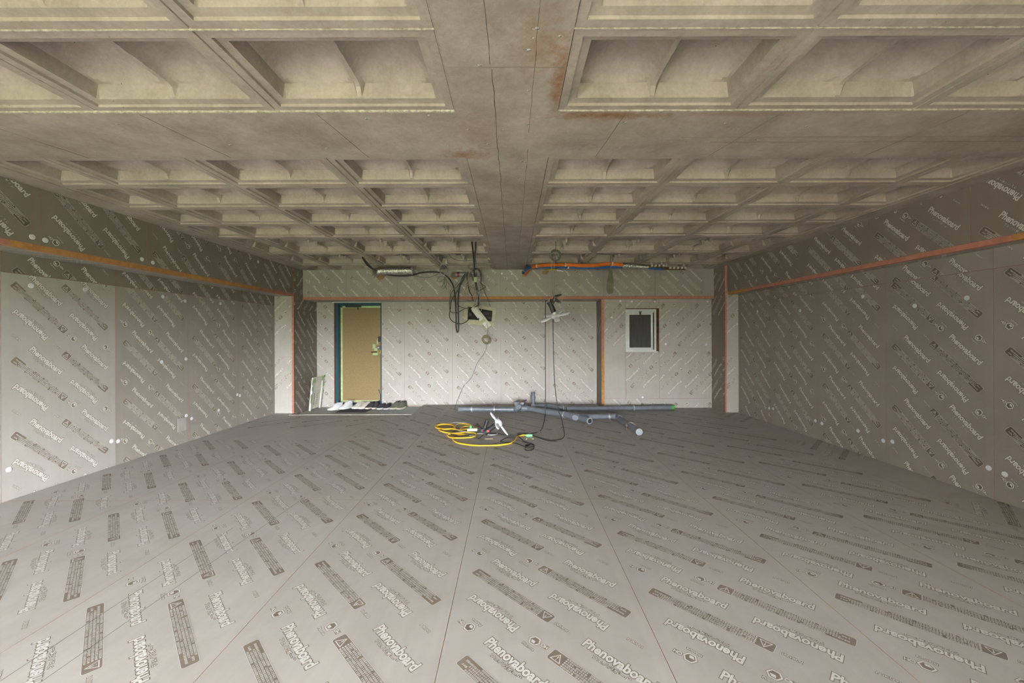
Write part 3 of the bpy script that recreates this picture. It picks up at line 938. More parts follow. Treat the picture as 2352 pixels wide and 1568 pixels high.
# ------------------------------------------------------------------ entrance door
M['teal'] = plain('teal_paint', (0.007, 0.055, 0.080), 0.4)
M['kraft'] = speck('kraft_masking_paper', (0.215, 0.157, 0.075), (0.26, 0.193, 0.095), 40, 0.8)
M['tape'] = plain('green_masking_tape', (0.36, 0.50, 0.26), 0.6)
M['tape_pale'] = plain('pale_green_tape', (0.45, 0.50, 0.27), 0.6)
M['brass'] = plain('brass', (0.75, 0.55, 0.18), 0.3, 0.8)
M['dkbrown'] = plain('dark_brown_lever', (0.07, 0.035, 0.015), 0.5)
M['steel'] = plain('galvanised_steel', (0.55, 0.57, 0.58), 0.35, 0.8)
door = empty('door_1', ((DX0 + DX1) / 2, DR + 0.05, -FT))
lab(door, 'teal entrance door masked with tan kraft paper and green tape', 'door', kind='structure')
def dpt(px, py, dd=DR + 0.10):
    p = W(px, py, dd) - door.location
    return p
LD = DR + 0.10                      # plane of the leaf
def dbox(name, x0, y0, x1, y1, dep, th, mat, parent=door, bev=0.0):
    """box seen between pixels (x0,y0)-(x1,y1), front face at distance dep"""
    a, b = dpt(x0, y1, dep), dpt(x1, y0, dep)
    base = Vector((0, 0, 0)) if parent is door else parent.location
    return MB().box((a.x - base.x, a.y - base.y, a.z - base.z), (b.x - base.x, a.y + th - base.y, b.z - base.z)).build(name, mat, parent, bevel=bev)
ow = DX1 - DX0; oh = DZ1 + FT
MB().box((-ow/2, -0.05, 0), (-ow/2 + 0.055, 0.12, oh)).build('jamb', M['teal'], door)
MB().box((ow/2 - 0.022, -0.05, 0), (ow/2, 0.12, oh)).build('jamb', M['teal'], door)
MB().box((-ow/2 + 0.055, -0.05, oh - 0.035), (ow/2 - 0.022, 0.12, oh)).build('head', M['teal'], door)
MB().box((-ow/2 - 0.012, -0.079, 0), (-ow/2, -0.05, oh)).build('reveal_strip', plain('brown_reveal', (0.22, 0.10, 0.07), 0.7), door)
MB().box((-ow/2 - 0.03, -0.085, oh - 0.004), (ow/2, -0.04, oh + 0.022)).build('head_strip', M['steel_white'], door)
leaf = MB().box((-ow/2 + 0.055, 0.055, 0.025), (ow/2 - 0.022, 0.10, oh - 0.035)).build('leaf', M['teal'], door, bevel=0.002)
MB().box((-ow/2, -0.05, 0.0), (ow/2, 0.12, 0.025)).build('threshold', plain('grey_threshold', (0.42, 0.41, 0.38), 0.5), door)
ks = MB(); kx0, kx1, kz0, kz1 = -ow/2 + 0.085, ow/2 - 0.034, 0.105, oh - 0.085
ks.box((kx0, 0.0515, kz0), (kx1, 0.0545, kz1)); ks.build('kraft_sheet', M['kraft'], leaf)
MB().box((kx0 - 0.025, 0.0505, kz0 - 0.02), (kx0 + 0.012, 0.0515, kz1)).build('masking_tape', M['tape_pale'], leaf)
MB().box((kx0 + 0.013, 0.0505, kz0 - 0.035), (kx1 - 0.06, 0.0515, kz0 + 0.008)).build('masking_tape', M['tape_pale'], leaf)
MB().box((kx0 + 0.013, 0.0505, kz1 - 0.008), (kx1, 0.0515, kz1 + 0.03)).build('masking_tape', M['tape'], leaf)
MB().box((-ow/2 + 0.17, 0.0, oh - 0.085), (-ow/2 + 0.46, 0.05, oh - 0.045)).build('door_closer', M['black'], leaf, bevel=0.004)
MB().box((-ow/2 + 0.40, -0.002, oh - 0.135), (-ow/2 + 0.415, 0.02, oh - 0.07)).build('closer_arm', M['black'], leaf)
MB().box((-ow/2 + 0.16, 0.045, oh - 0.145), (-ow/2 + 0.42, 0.05, oh - 0.10)).build('kraft_flap', M['kraft'], leaf)
hx = ow / 2
lk = MB().box((hx - 0.095, 0.02, 1.232), (hx - 0.035, 0.05, 1.335)).build('chain_guard', M['black'], leaf, bevel=0.003)
MB().box((hx - 0.103, 0.02, 1.275), (hx - 0.092, 0.05, 1.295)).build('guard_knob', M['steel_white'], lk)
MB().box((hx - 0.108, 0.04, 1.085), (hx - 0.035, 0.05, 1.155)).build('lock_plate', plain('dark_lock_plate', (0.03, 0.06, 0.08), 0.4), leaf)
tm = (Matrix.Translation((hx - 0.085, 0.04, 1.12)) @ Matrix.Rotation(PI / 2, 4, 'X'))
MB().lathe([(0.018, 0), (0.018, 0.015), (0.012, 0.02)], tm, 14).build('thumb_turn', M['steel'], leaf, smooth=0.6)
rm = (Matrix.Translation((hx - 0.062, 0.045, 1.04)) @ Matrix.Rotation(PI / 2, 4, 'X'))
rose = MB().lathe([(0.028, 0), (0.028, 0.008), (0.018, 0.014)], rm, 16).build('handle_rose', M['brass'], leaf, smooth=0.6)
MB().tube([(hx - 0.062, 0.035, 1.04), (hx - 0.062, 0.0, 1.04), (hx - 0.085, -0.012, 1.04), (hx - 0.10, -0.012, 1.04)], 0.009, 8, smooth=3).build('lever_neck', M['brass'], rose, smooth=0.8)
MB().tube([(hx - 0.10, -0.012, 1.04), (hx - 0.21, -0.010, 1.038)], 0.010, 8).build('lever', M['dkbrown'], rose, smooth=0.8)
MB().box((hx - 0.20, 0.049, 0.975), (hx - 0.105, 0.051, 1.02)).box((hx - 0.205, 0.049, 1.10), (hx - 0.15, 0.051, 1.185)).box((hx - 0.18, 0.0485, 1.06), (hx - 0.11, 0.0505, 1.11)).box((hx - 0.125, 0.049, 1.18), (hx - 0.10, 0.051, 1.26)).build('masking_tape', M['tape'], leaf)
st = MB().tube([(hx - 0.045, 0.03, 0.12), (hx - 0.045, 0.025, 0.22)], 0.014, 8).build('door_stop', M['black'], leaf)
MB().tube([(hx - 0.048, 0.02, 0.22), (hx - 0.075, 0.015, 0.305)], 0.005, 6).build('stop_arm', M['black'], st)
MB().lathe([(0.012, 0), (0.012, 0.016)], Matrix.Translation((hx - 0.077, 0.015, 0.30)), 8).build('stop_tip', M['black'], st)

# ------------------------------------------------------------------ small window with insect screen
win1 = empty('window_1', ((WX0 + WX1) / 2, DRS + 0.02, WZ0))
lab(win1, 'small aluminium window with a dark insect screen on the back wall', 'window', kind='structure')
wx0, wx1 = -0.296, 0.25; wh = WZ1 - WZ0
def fr(mb, x0, x1, z0, z1, w_, y0, y1):
    mb.box((x0, y0, z0), (x1, y1, z0 + w_)).box((x0, y0, z1 - w_), (x1, y1, z1)).box((x0, y0, z0 + w_), (x0 + w_, y1, z1 - w_)).box((x1 - w_, y0, z0 + w_), (x1, y1, z1 - w_)); return mb
MB_out = fr(MB(), wx0, wx1, 0.012, wh - 0.014, 0.030, -0.012, 0.12).build('outer_frame', M['steel_white'], win1)
MB().box((wx0 + 0.03, 0.012, wh - 0.075), (wx1 - 0.03, 0.05, wh - 0.044)).build('head_rail', M['steel_white'], win1)
MB().box((wx1 - 0.052, 0.014, 0.042), (wx1 - 0.042, 0.05, wh - 0.08)).build('shadow_strip', M['dark'], win1)  # solid dark strip painted as the shade in the frame gap
sf = fr(MB(), wx0 + 0.036, wx1 - 0.055, 0.045, wh - 0.078, 0.034, 0.0, 0.03).build('screen_frame', M['steel_white'], win1)
M['screen'] = speck('grey_insect_mesh', (0.040, 0.042, 0.038), (0.062, 0.065, 0.058), 5, 0.85, stretch=(14, 1, 0.6))
MB().box((wx0 + 0.07, 0.012, 0.079), (wx1 - 0.089, 0.016, wh - 0.112)).build('insect_screen', M['screen'], sf)
MB().box((-0.05, -0.006, wh - 0.112), (-0.015, 0.002, wh - 0.06)).box((-0.06, -0.008, wh - 0.066), (-0.005, 0.0, wh - 0.052)).build('latch', plain('dark_latch', (0.09, 0.095, 0.09), 0.5), sf)
MB().box((0.30 - 0.012, -0.015, 0.0), (0.30, 0.15, wh)).box((wx1, 0.03, 0.0), (0.30 - 0.012, 0.15, wh)).build('reveal', speck('brown_reveal_board', (0.03, 0.024, 0.016), (0.16, 0.085, 0.04), 12, 0.9), win1)
MB().box((-0.30, -0.01, wh - 0.013), (0.30, 0.15, wh)).build('reveal_head', M['dkbrown'], win1)
MB().box((-0.30, 0.13, 0.0), (0.30, 0.16, wh)).build('pane_backing', M['dark'], win1)
MB().box((-0.30, -0.012, 0.0), (0.29, 0.12, 0.012)).build('sill', M['steel_white'], win1)

# ------------------------------------------------------------------ shoes
def shoe(name, label, px, py, ang, L, mats, high=0.0, group='shoes lined up by the entrance door', white_sole=True, laces=True, loc=None):
    up, sole, inner, lace = mats
    p = onZ(px, py, -FT)
    t = empty(name, (p.x, p.y, -FT + (0.0095 if px < 872 else 0.0055)) if loc is None else loc, ang)
    lab(t, label, 'shoe', group)
    Wd = L * 0.345
    def half(u):       # half width of the foot outline, u: 0 heel .. 1 toe
        return Wd / 2 * (0.70 + 0.30 * math.sin(PI * min(1, max(0, (u - 0.18) / 0.9)) ** 0.8)) * min(1.0, math.sqrt(max(0.0, 1 - ((u - 0.5) / 0.5) ** 6)) + 0.02)
    def outline(z, grow, n=22, lift=0.0):
        pts = []
        for i in range(n):
            u = 1 - (1 + math.cos(PI * i / (n - 1))) / 2
            pts.append(((u - 0.45) * L, half(u) + grow, u))
        o = [Vector((x, y, z + lift * max(0, u - 0.7) ** 2 * 6)) for x, y, u in pts] + [Vector((x, -y, z + lift * max(0, u - 0.7) ** 2 * 6)) for x, y, u in reversed(pts)]
        return o
    MB().loft([outline(0.0, -0.003, lift=0.02), outline(0.006, 0.002, lift=0.02), outline(0.026, 0.003, lift=0.012), outline(0.030, -0.002, lift=0.01)]).build('sole', sole, t, smooth=0.7)
    def top(u):
        pts = [(0.0, 0.080 + high), (0.10, 0.088 + high), (0.22, 0.078 + high), (0.36, 0.080 + high), (0.50, 0.088 + high * 0.6), (0.62, 0.078), (0.76, 0.058), (0.90, 0.047), (1.0, 0.036)]
        for (a, b), (c, d) in zip(pts[:-1], pts[1:]):
            if u <= c: 
                k = (u - a) / (c - a); k = k * k * (3 - 2 * k)
                return b + (d - b) * k
        return pts[-1][1]
    rings, m_ = [], 16
    us = [0.004, 0.03, 0.08, 0.15, 0.24, 0.34, 0.44, 0.54, 0.64, 0.74, 0.83, 0.90, 0.95, 0.985, 0.998]
    for u in us:
        hw = half(u); h = top(u); r = []
        for i in range(m_):
            a = PI * i / (m_ - 1)
            c, s_ = math.cos(a), math.sin(a)
            r.append(Vector(((u - 0.45) * L, hw * 0.97 * (abs(c) ** 0.75) * (1 if c > 0 else -1) * (1 - 0.30 * (s_ ** 2) * (1 if u < 0.6 else 0.6)), 0.024 + (h - 0.024) * (s_ ** 0.7))))
        rings.append(r)
    u_ = MB().loft(rings).build('upper', up, t, smooth=0.8)
    # ankle opening and tongue
    z = 0.080 + high
    el = [Vector(((0.21 - 0.45) * L + 0.165 * L * math.cos(a), Wd * 0.235 * math.sin(a), 0)) for a in [2 * PI * i / 16 for i in range(16)]]
    MB().loft([[q + Vector((0, 0, z - 0.012)) for q in el], [q * 1.0 + Vector((0, 0, z + 0.011)) for q in el]]).build('collar_opening', inner, t, smooth=0.5)
    MB().loft([[Vector(((0.40 - 0.45) * L, y, z - 0.02)) for y in (-0.02, 0.02)] + [Vector(((0.37 - 0.45) * L, y, z - 0.02)) for y in (0.02, -0.02)],
               [Vector(((0.34 - 0.45) * L, y, z + 0.014)) for y in (-0.022, 0.022)] + [Vector(((0.315 - 0.45) * L, y, z + 0.014)) for y in (0.022, -0.022)]]).build('tongue', up, t)
    MB().loft([[Vector(((x - 0.45) * L, y, z - 0.02)) for x, y in ((0.02, -0.02), (0.02, 0.02), (0.05, 0.02), (0.05, -0.02))],
               [Vector(((x - 0.45) * L, y, z + 0.011)) for x, y in ((-0.005, -0.012), (-0.005, 0.012), (0.02, 0.012), (0.02, -0.012))]]).build('heel_tab', up, t)
    if laces:
        for k in range(4):
            u = 0.44 + 0.065 * k; hh = top(u) + 0.003
            MB().tube([((u - 0.45) * L, -Wd * 0.24, hh - 0.012), ((u - 0.445) * L, 0, hh + 0.002), ((u - 0.45) * L, Wd * 0.24, hh - 0.012)], 0.0042, 5, smooth=2).build('lace', lace, t)
    return t
cw = plain('white_leather', (0.60, 0.61, 0.635), 0.5, var=0.03); cc = plain('cream_canvas', (0.47, 0.44, 0.38), 0.7)
cd = speck('charcoal_knit', (0.030, 0.032, 0.036), (0.060, 0.062, 0.068), 120, 0.85); co = plain('olive_suede', (0.125, 0.13, 0.10), 0.8)
sw = plain('white_rubber_sole', (0.62, 0.63, 0.62), 0.5, var=0.03); sc = plain('cream_rubber_sole', (0.56, 0.53, 0.44), 0.5, var=0.03)
AW = math.radians(-135)
shoe('sneaker', 'white leather sneaker standing foremost at the left of the shoe row', 771.5, 941.5, math.radians(-128), 0.28, (cw, sw, cw, cw), 0.030)
shoe('sneaker', 'white leather sneaker on the charcoal mat, just behind its left partner', 796, 939.0, math.radians(-122), 0.28, (cw, sw, cw, cw), 0.048)
shoe('sneaker', 'cream canvas shoe at the left of the cream pair by the mat', 823.5, 938, math.radians(-122), 0.26, (cc, sw, cc, cc), 0.018)
shoe('sneaker', 'cream canvas shoe at the right of the cream pair, touching charcoal shoes', 837.5, 938.5, math.radians(-126), 0.26, (cc, sw, cc, cc), 0.026)
shoe('sneaker', 'charcoal knit shoe next to the cream pair', 850.5, 938.5, math.radians(-108), 0.26, (cd, sc, M['black'], cd), 0.02, laces=False)
shoe('sneaker', 'charcoal knit shoe second from the cream pair, taller dark collar', 863, 938.5, math.radians(-92), 0.26, (cd, sc, M['black'], cd), 0.028, laces=False)
shoe('sneaker', 'charcoal knit shoe with white sole, third from the cream pair', 876.5, 939, math.radians(-106), 0.26, (cd, sw, M['black'], cd), -0.004, laces=False)
shoe('sneaker', 'charcoal knit shoe with white sole, nearest the olive pair', 890, 939, math.radians(-98), 0.26, (cd, sw, M['black'], cd), 0.0, laces=False)
shoe('sneaker', 'olive suede sneaker at the left of the rightmost pair', 908.5, 938.5, math.radians(-115), 0.28, (co, sc, M['black'], co), 0.040)
shoe('sneaker', 'olive suede sneaker at the right end of the shoe row', 923, 938.5, math.radians(-108), 0.28, (co, sc, M['black'], co), 0.040)

a = onZ(769, 947.5, -FT); b = onZ(838, 947.5, -FT); c = onZ(868, 934.5, -FT); d = onZ(800, 934.5, -FT)
dm = MB()
dm.add([Vector((q.x, q.y, -FT + z)) for z in (0.001, 0.009) for q in (a, b, c, d)], [(3, 2, 1, 0), (4, 5, 6, 7), (0, 1, 5, 4), (1, 2, 6, 5), (2, 3, 7, 6), (3, 0, 4, 7)])
dm = dm.build('doormat', speck('charcoal_mat_pile', (0.05, 0.054, 0.062), (0.095, 0.10, 0.112), 200, 0.95, bump=0.6, bscale=300))
lab(dm, 'flat charcoal doormat lying in the entrance pit under the shoes', 'doormat')
p1 = onZ(868, 948, -FT)
gs = MB().box((p1.x, GD + 0.05, -FT + 0.0012), (GX1 - 0.04, DR - 0.02, -FT + 0.004)).build('floor_sheet', plain('blue_grey_vinyl', (0.52, 0.56, 0.585), 0.42))
lab(gs, 'thin blue grey vinyl sheet laid on the entrance floor beside the mat', 'sheet')

# ------------------------------------------------------------------ taped panel leaning in the corner
tp = empty('service_panel', (-3.60, 7.20, -FT))
lab(tp, 'white slatted service panel edged with torn green tape leaning in the corner', 'panel')
pa = onZ(710.5, 944, -FT); pb = onZ(735, 935.5, -FT)
dirv = (pb - pa); dirv.z = 0; pw = dirv.length; dirv.normalize()
tp.location = (pa.x, pa.y, -FT); tp.rotation_euler = (math.radians(6), 0, math.atan2(dirv.y, dirv.x))
ph_ = 0.60
cream = plain('cream_panel', (0.74, 0.73, 0.64), 0.5); pwhite = plain('white_panel_edge', (0.62, 0.64, 0.62), 0.4, var=0.04)
MB().box((0, 0.0, 0.02), (pw, 0.012, ph_)).build('back_sheet', cream, tp)
MB().box((-0.004, -0.022, 0.0), (0.012, 0.012, ph_ - 0.1)).build('edge_rail', pwhite, tp)
MB().box((0.045, -0.012, 0.02), (0.075, 0.0, ph_ - 0.06)).build('inner_rail', pwhite, tp)
MB().box((pw - 0.035, -0.02, 0.0), (pw, 0.012, ph_)).build('edge_rail', pwhite, tp)
for k in range(3): MB().box((0.085, -0.006, 0.33 + 0.085 * k), (pw - 0.05, 0.0, 0.405 + 0.085 * k)).build('slat', cream, tp)
gl = plain('faded_black_print', (0.12, 0.12, 0.10), 0.7)
for col_ in (0.11, 0.20, 0.235):
    for k in range(6):
        if col_ < pw - 0.05: MB().box((col_, -0.0015, 0.10 + 0.036 * k), (col_ + (0.024 if col_ < 0.15 else 0.012), 0.0, 0.118 + 0.036 * k)).build('lettering', gl, tp)
rnd = random.Random(5)
for (x, z, sx_, sz_) in ((-0.01, 0.52, 0.05, 0.10), (-0.012, 0.40, 0.045, 0.08), (-0.02, 0.27, 0.06, 0.09), (-0.014, 0.18, 0.05, 0.10), (0.05, 0.55, 0.07, 0.07), (pw - 0.05, 0.57, 0.06, 0.08), (pw + 0.012, 0.60, 0.06, 0.05), (pw + 0.01, 0.44, 0.045, 0.07), (pw + 0.012, 0.32, 0.04, 0.06)):
    n = 7; poly = []
    for i in range(n):
        an = 2 * PI * i / n; q = 0.45 + 0.25 * rnd.random()
        poly.append((x + sx_ * q * math.cos(an), z + sz_ * q * math.sin(an)))
    Mx = Matrix.Translation((0, -0.023, 0)) @ Matrix.Rotation(PI / 2, 4, 'X')
    MB().prism(poly, -0.003, Mx).build('torn_tape', M['tape'], tp)

# ------------------------------------------------------------------ drain pipes on the floor
M['pvc'] = plain('grey_pvc', (0.135, 0.155, 0.185), 0.35, spec=0.5)
M['pvc_light'] = plain('light_grey_pvc', (0.27, 0.30, 0.34), 0.4)
M['green_cap'] = plain('green_cap', (0.07, 0.33, 0.05), 0.5)
pipe = empty('drain_pipework', (0.6, 7.0, 0))
lab(pipe, 'grey drain pipework with elbows and steel clamps laid along the floor by the back wall', 'pipework')
def pl(*pts):      # points given in pixels with their height above the floor -> local coordinates
    out = []
    for px, py, z in pts: out.append(onZ(px, py, z) - pipe.location)
    return out
def pipe_run(name, pts, r, mat, n=14, smooth=0):
    return MB().tube(pts, r, n, smooth=smooth).build(name, mat, pipe, smooth=0.8)
def clamp(p, axis, r, flip=False):
    axis = Vector(axis).normalized()
    Mx = axis.to_track_quat('Z', 'Y').to_matrix().to_4x4(); Mx.translation = p
    c = MB().lathe([(r + 0.003, -0.012), (r + 0.006, -0.012), (r + 0.006, 0.012), (r + 0.003, 0.012)], Mx, 14).build('clamp', M['steel'], pipe, smooth=0.7)
    side = axis.cross(Z_).normalized()
    for s in (-1, 1):
        q = p + side * s * (r + 0.016)
        MB().tube([q + Vector((0, 0, -p.z + 0.0)), q + Vector((0, 0, 0.03))], 0.0045, 6).build('bolt', M['steel'], c)
        MB().cbox(q, (0.018, 0.018, 0.008)).build('lug', M['steel'], c)
    return c
R = 0.048
# left length, ending in an elbow towards the header
A = pl((1053, 939, R + .01), (1135, 939.5, R + .01), (1137, 939.5, R + .01), (1180, 940, R + .01))
ax = (A[3] - A[0]).normalized()
pipe_run('pipe', [A[0], A[3]], R * 0.92, M['pvc']); pipe_run('socket', [A[0], A[0] + ax * 0.02], R, M['pvc']); pipe_run('socket', [A[1] - ax * 0.12, A[1] + ax * 0.06], R * 1.04, M['pvc'])
B = pl((1180, 940, R + .01), (1188, 939.5, R + .01), (1191.5, 937, R + .02), (1190.5, 933.5, 0.11))
pipe_run('elbow', B, R * 0.98, M['pvc'], smooth=3)
for px in (1084, 1135.5): clamp(pl((px, 939.5, R + .01))[0], ax, R * 0.95)
# short upright header with valves
hb = pl((1187, 931, 0.075))[0]
for k, (dx, dz, rr, hh) in enumerate(((0.0, 0.0, 0.045, 0.09), (0.085, 0.01, 0.036, 0.07))):
    MB().lathe([(rr, 0), (rr, hh * 0.55), (rr * 1.25, hh * 0.55), (rr * 1.25, hh), (rr * 0.8, hh)], Matrix.Translation(hb + Vector((dx, 0, dz - 0.02))), 12).build('valve_body', M['pvc_light'], pipe, smooth=0.6)
MB().tube([hb + Vector((0.03, -0.02, 0.05)), hb + Vector((0.13, -0.03, 0.07))], 0.012, 6).build('tap_stub', plain('rusty_steel', (0.14, 0.09, 0.06), 0.6, 0.4), pipe)
MB().tube([hb + Vector((0.12, -0.03, 0.065)), hb + Vector((0.17, -0.03, 0.105))], 0.013, 6).build('tap_handle', plain('purple_tap', (0.10, 0.03, 0.10), 0.5), pipe)
# rear branch with the open upright stub
G = pl((1205, 932.5, 0.055), (1257, 931.5, 0.055), (1262, 932.0, 0.055), (1290, 936.8, 0.05), (1302, 938.0, 0.05))
pipe_run('pipe', G[:2], 0.034, M['pvc']); pipe_run('branch_pipe', G[1:], 0.036, M['pvc'], smooth=2)
U = pl((1224.5, 931, 0.055))[0]
MB().lathe([(0.036, 0), (0.036, 0.11), (0.045, 0.12), (0.045, 0.17), (0.036, 0.17), (0.036, 0.235), (0.030, 0.235), (0.030, 0.15)], Matrix.Translation(U), 14).build('upright_stub', M['pvc'], pipe, smooth=0.6)
pipe_run('elbow', pl((1216, 933, 0.055), (1221, 932.5, 0.06), (1224.2, 931.5, 0.085)), 0.040, M['pvc'], smooth=3)
# long run to the right with the green cap
D_ = pl((1302, 938, 0.05), (1310, 938.2, 0.05), (1542, 935.2, 0.05), (1548, 935.2, 0.05))
ax2 = (D_[2] - D_[1]).normalized()
pipe_run('pipe', [D_[1], D_[2]], 0.040, M['pvc']); pipe_run('socket', [D_[0], D_[1] + ax2 * 0.04], 0.044, M['pvc']); pipe_run('end_cap', [D_[2] - ax2 * 0.005, D_[3]], 0.047, M['green_cap'])
clamp(pl((1294, 937.3, 0.05))[0], ax2, 0.042); clamp(pl((1455, 936.3, 0.05))[0], ax2, 0.042)
# front diagonal run
E_ = pl((1196, 936.5, 0.06), (1212, 937.5, 0.055), (1298, 952, 0.055), (1314, 954.5, 0.055))
ax3 = (E_[2] - E_[1]).normalized()
pipe_run('pipe', [E_[1], E_[2]], 0.044, M['pvc']); pipe_run('socket', [E_[0], E_[1]], 0.050, M['pvc']); pipe_run('socket', [E_[2], E_[3]], 0.053, M['pvc'])
clamp(pl((1208.5, 937, 0.055))[0], ax3, 0.048); clamp(pl((1297.5, 952, 0.055))[0], ax3, 0.048)
# wye, short open branch, then the run to the right and the elbow to the front
Y1 = pl((1312, 954.5, 0.055), (1324, 957.5, 0.055), (1338, 957, 0.055))
pipe_run('wye', Y1, 0.054, M['pvc'], smooth=2)
S1 = pl((1322, 957, 0.055), (1316, 958, 0.055)); pipe_run('wye_stub', [S1[0], S1[0] + Vector((-0.02, -0.07, 0.0))], 0.044, M['pvc'])
B1 = pl((1334, 958.5, 0.055), (1354.5, 966.5, 0.05)); ax4 = (B1[1] - B1[0]).normalized()
pipe_run('branch_pipe', B1, 0.046, M['pvc']); pipe_run('open_end', [B1[1] - ax4 * 0.01, B1[1] + ax4 * 0.003], 0.047, M['pvc_light'])
MB().tube([B1[1] + ax4 * 0.0032, B1[1] + ax4 * 0.0042], 0.034, 12).build('bore', M['dark'], pipe)
R1 = pl((1338, 956.5, 0.052), (1402, 955.5, 0.052), (1414, 955.3, 0.052))
pipe_run('pipe', R1[:2], 0.040, M['pvc']); pipe_run('socket', R1[1:], 0.045, M['pvc'])
clamp(pl((1398.5, 955.5, 0.052))[0], (1, 0, 0), 0.041)
El = pl((1412, 955.3, 0.052), (1418.5, 955.8, 0.052), (1421, 958, 0.052), (1424, 961.0, 0.052)); pipe_run('elbow', El, 0.046, M['pvc'], smooth=4)
Fp = pl((1422, 960, 0.052), (1468, 991.5, 0.052)); ax5 = (Fp[1] - Fp[0]).normalized()
pipe_run('pipe', Fp, 0.040, M['pvc']); pipe_run('socket', [Fp[1] - ax5 * 0.30, Fp[1]], 0.044, M['pvc']); pipe_run('end_cap', [Fp[1], Fp[1] + ax5 * 0.006], 0.045, M['pvc_light'])
clamp(pl((1449, 977, 0.052))[0], ax5, 0.044)
for px, py, w_ in ((1130, 944.5, 0.30), (1222, 943.5, 0.10), (1178, 946, 0.08), (1396, 961.5, 0.14), (1443, 983, 0.07), (1430, 961, 0.06)):
    q = onZ(px, py, 0.0) - pipe.location
    MB().box((q.x - w_ / 2, q.y - 0.02, 0.0012), (q.x + w_ / 2, q.y + 0.02, 0.007)).build('foam_shim', M['foam_salmon'], pipe)

# ------------------------------------------------------------------ work lamps
M['lamp_white'] = plain('white_lamp_plastic', (0.62, 0.63, 0.68), 0.35, var=0.03)
def work_lamp(label, hub, axis, blades, handle_dir, handle_len, ref):
    """folding LED work lamp: hub, petal blades, socket, black handle with spring clamp"""
    t = empty('work_lamp', hub); lab(t, label, 'lamp')
    axis = Vector(axis).normalized()
    e1 = Vector(ref); e1 = (e1 - axis * e1.dot(axis)).normalized(); e2 = axis.cross(e1)
    q = Matrix((e1, e2, axis)).transposed().to_4x4(); spin = 0.0      # first blade points along ref
    MB().lathe([(0.012, -0.03), (0.050, -0.022), (0.062, -0.008), (0.062, 0.010), (0.050, 0.022), (0.030, 0.040), (0.006, 0.046)], q, 20).build('lamp_head', M['lamp_white'], t, smooth=0.8)
    for (ang, tilt, L) in blades:
        m = q @ Matrix.Rotation(math.radians(ang + spin), 4, 'Z') @ Matrix.Rotation(math.radians(tilt), 4, 'Y')
        rings = []
        for u, wd, th in ((0.03, 0.018, 0.010), (0.07, 0.022, 0.013), (0.11, 0.036, 0.014), (L * 0.7, 0.040, 0.013), (L * 0.92, 0.032, 0.012), (L, 0.012, 0.007)):
            r = []
            for i in range(12):
                a = 2 * PI * i / 12; c, s = math.cos(a), math.sin(a)
                r.append(m @ Vector((u, wd * (abs(c) ** 0.7) * (1 if c >= 0 else -1), th * (abs(s) ** 0.7) * (1 if s >= 0 else -1))))
            rings.append(r)
        MB().loft(rings).build('blade', M['lamp_white'], t, smooth=0.9)
    hd = Vector(handle_dir).normalized()
    MB().tube([hd * 0.015, hd * 0.055], 0.021, 12).build('lamp_socket', plain('pale_socket', (0.60, 0.63, 0.62), 0.4), t, smooth=0.8)
    h = MB().tube([hd * 0.05, hd * (0.05 + handle_len)], 0.034, 14).build('handle', M['black'], t, smooth=0.8)
    MB().tube([hd * (0.05 + handle_len), hd * (0.07 + handle_len)], 0.039, 14).build('handle_collar', M['black'], h, smooth=0.8)
    return t, hd * (0.07 + handle_len)
hubp = W(1276, 725, 5.30)
tl, hend = work_lamp('white petal work lamp hanging on wires below the soffit', hubp, (0.31, 0.42, -0.85), [(13, 0, 0.19), (-55, 0, 0.20), (-140, 0, 0.19), (-192, 0, 0.21), (90, 0, 0.19)], (-0.40, 0.02, 0.91), 0.13, (0.16, -0.017, 0.05))
def lw(px, py, dz=0.0): return W(px, py, 5.30 + dz) - tl.location
gw = plain('thin_grey_wire', (0.30, 0.30, 0.25), 0.6)
MB().tube([lw(1263, 691), lw(1269, 692)], 0.020, 10).build('clamp_pivot', M['black'], tl)
MB().tube([lw(1269, 696), lw(1272, 689), lw(1277, 681)], [0.020, 0.026, 0.022], 8).build('clamp_body', M['black'], tl, smooth=0.8)
MB().tube([lw(1274, 681.5), lw(1281, 680), lw(1289.5, 677)], [0.018, 0.020, 0.012], 8).build('clamp_jaw', M['black'], tl, smooth=0.8)
MB().tube([lw(1274, 687), lw(1280, 691), lw(1288.5, 695)], [0.026, 0.017, 0.009], 8).build('clamp_jaw', M['black'], tl, smooth=0.8)
MB().tube([lw(1265, 686.5, -0.03), lw(1267, 690, -0.03)], 0.009, 8).build('clamp_spring', plain('red_spring', (0.12, 0.02, 0.03), 0.5), tl)
for pp in (((1273, 684), (1280, 683), (1289, 679), (1294, 678), (1293.5, 683), (1291, 690), (1288, 694)), ((1275, 679), (1274, 686), (1275, 692), (1281, 696), (1287, 694)), ((1268, 697), (1276, 698.5), (1282, 695)), ((1270, 676), (1270, 684), (1272, 690))):
    MB().tube([lw(x, y, -0.035) for x, y in pp], 0.0032, 5, smooth=4).build('tie_wire', gw, tl)
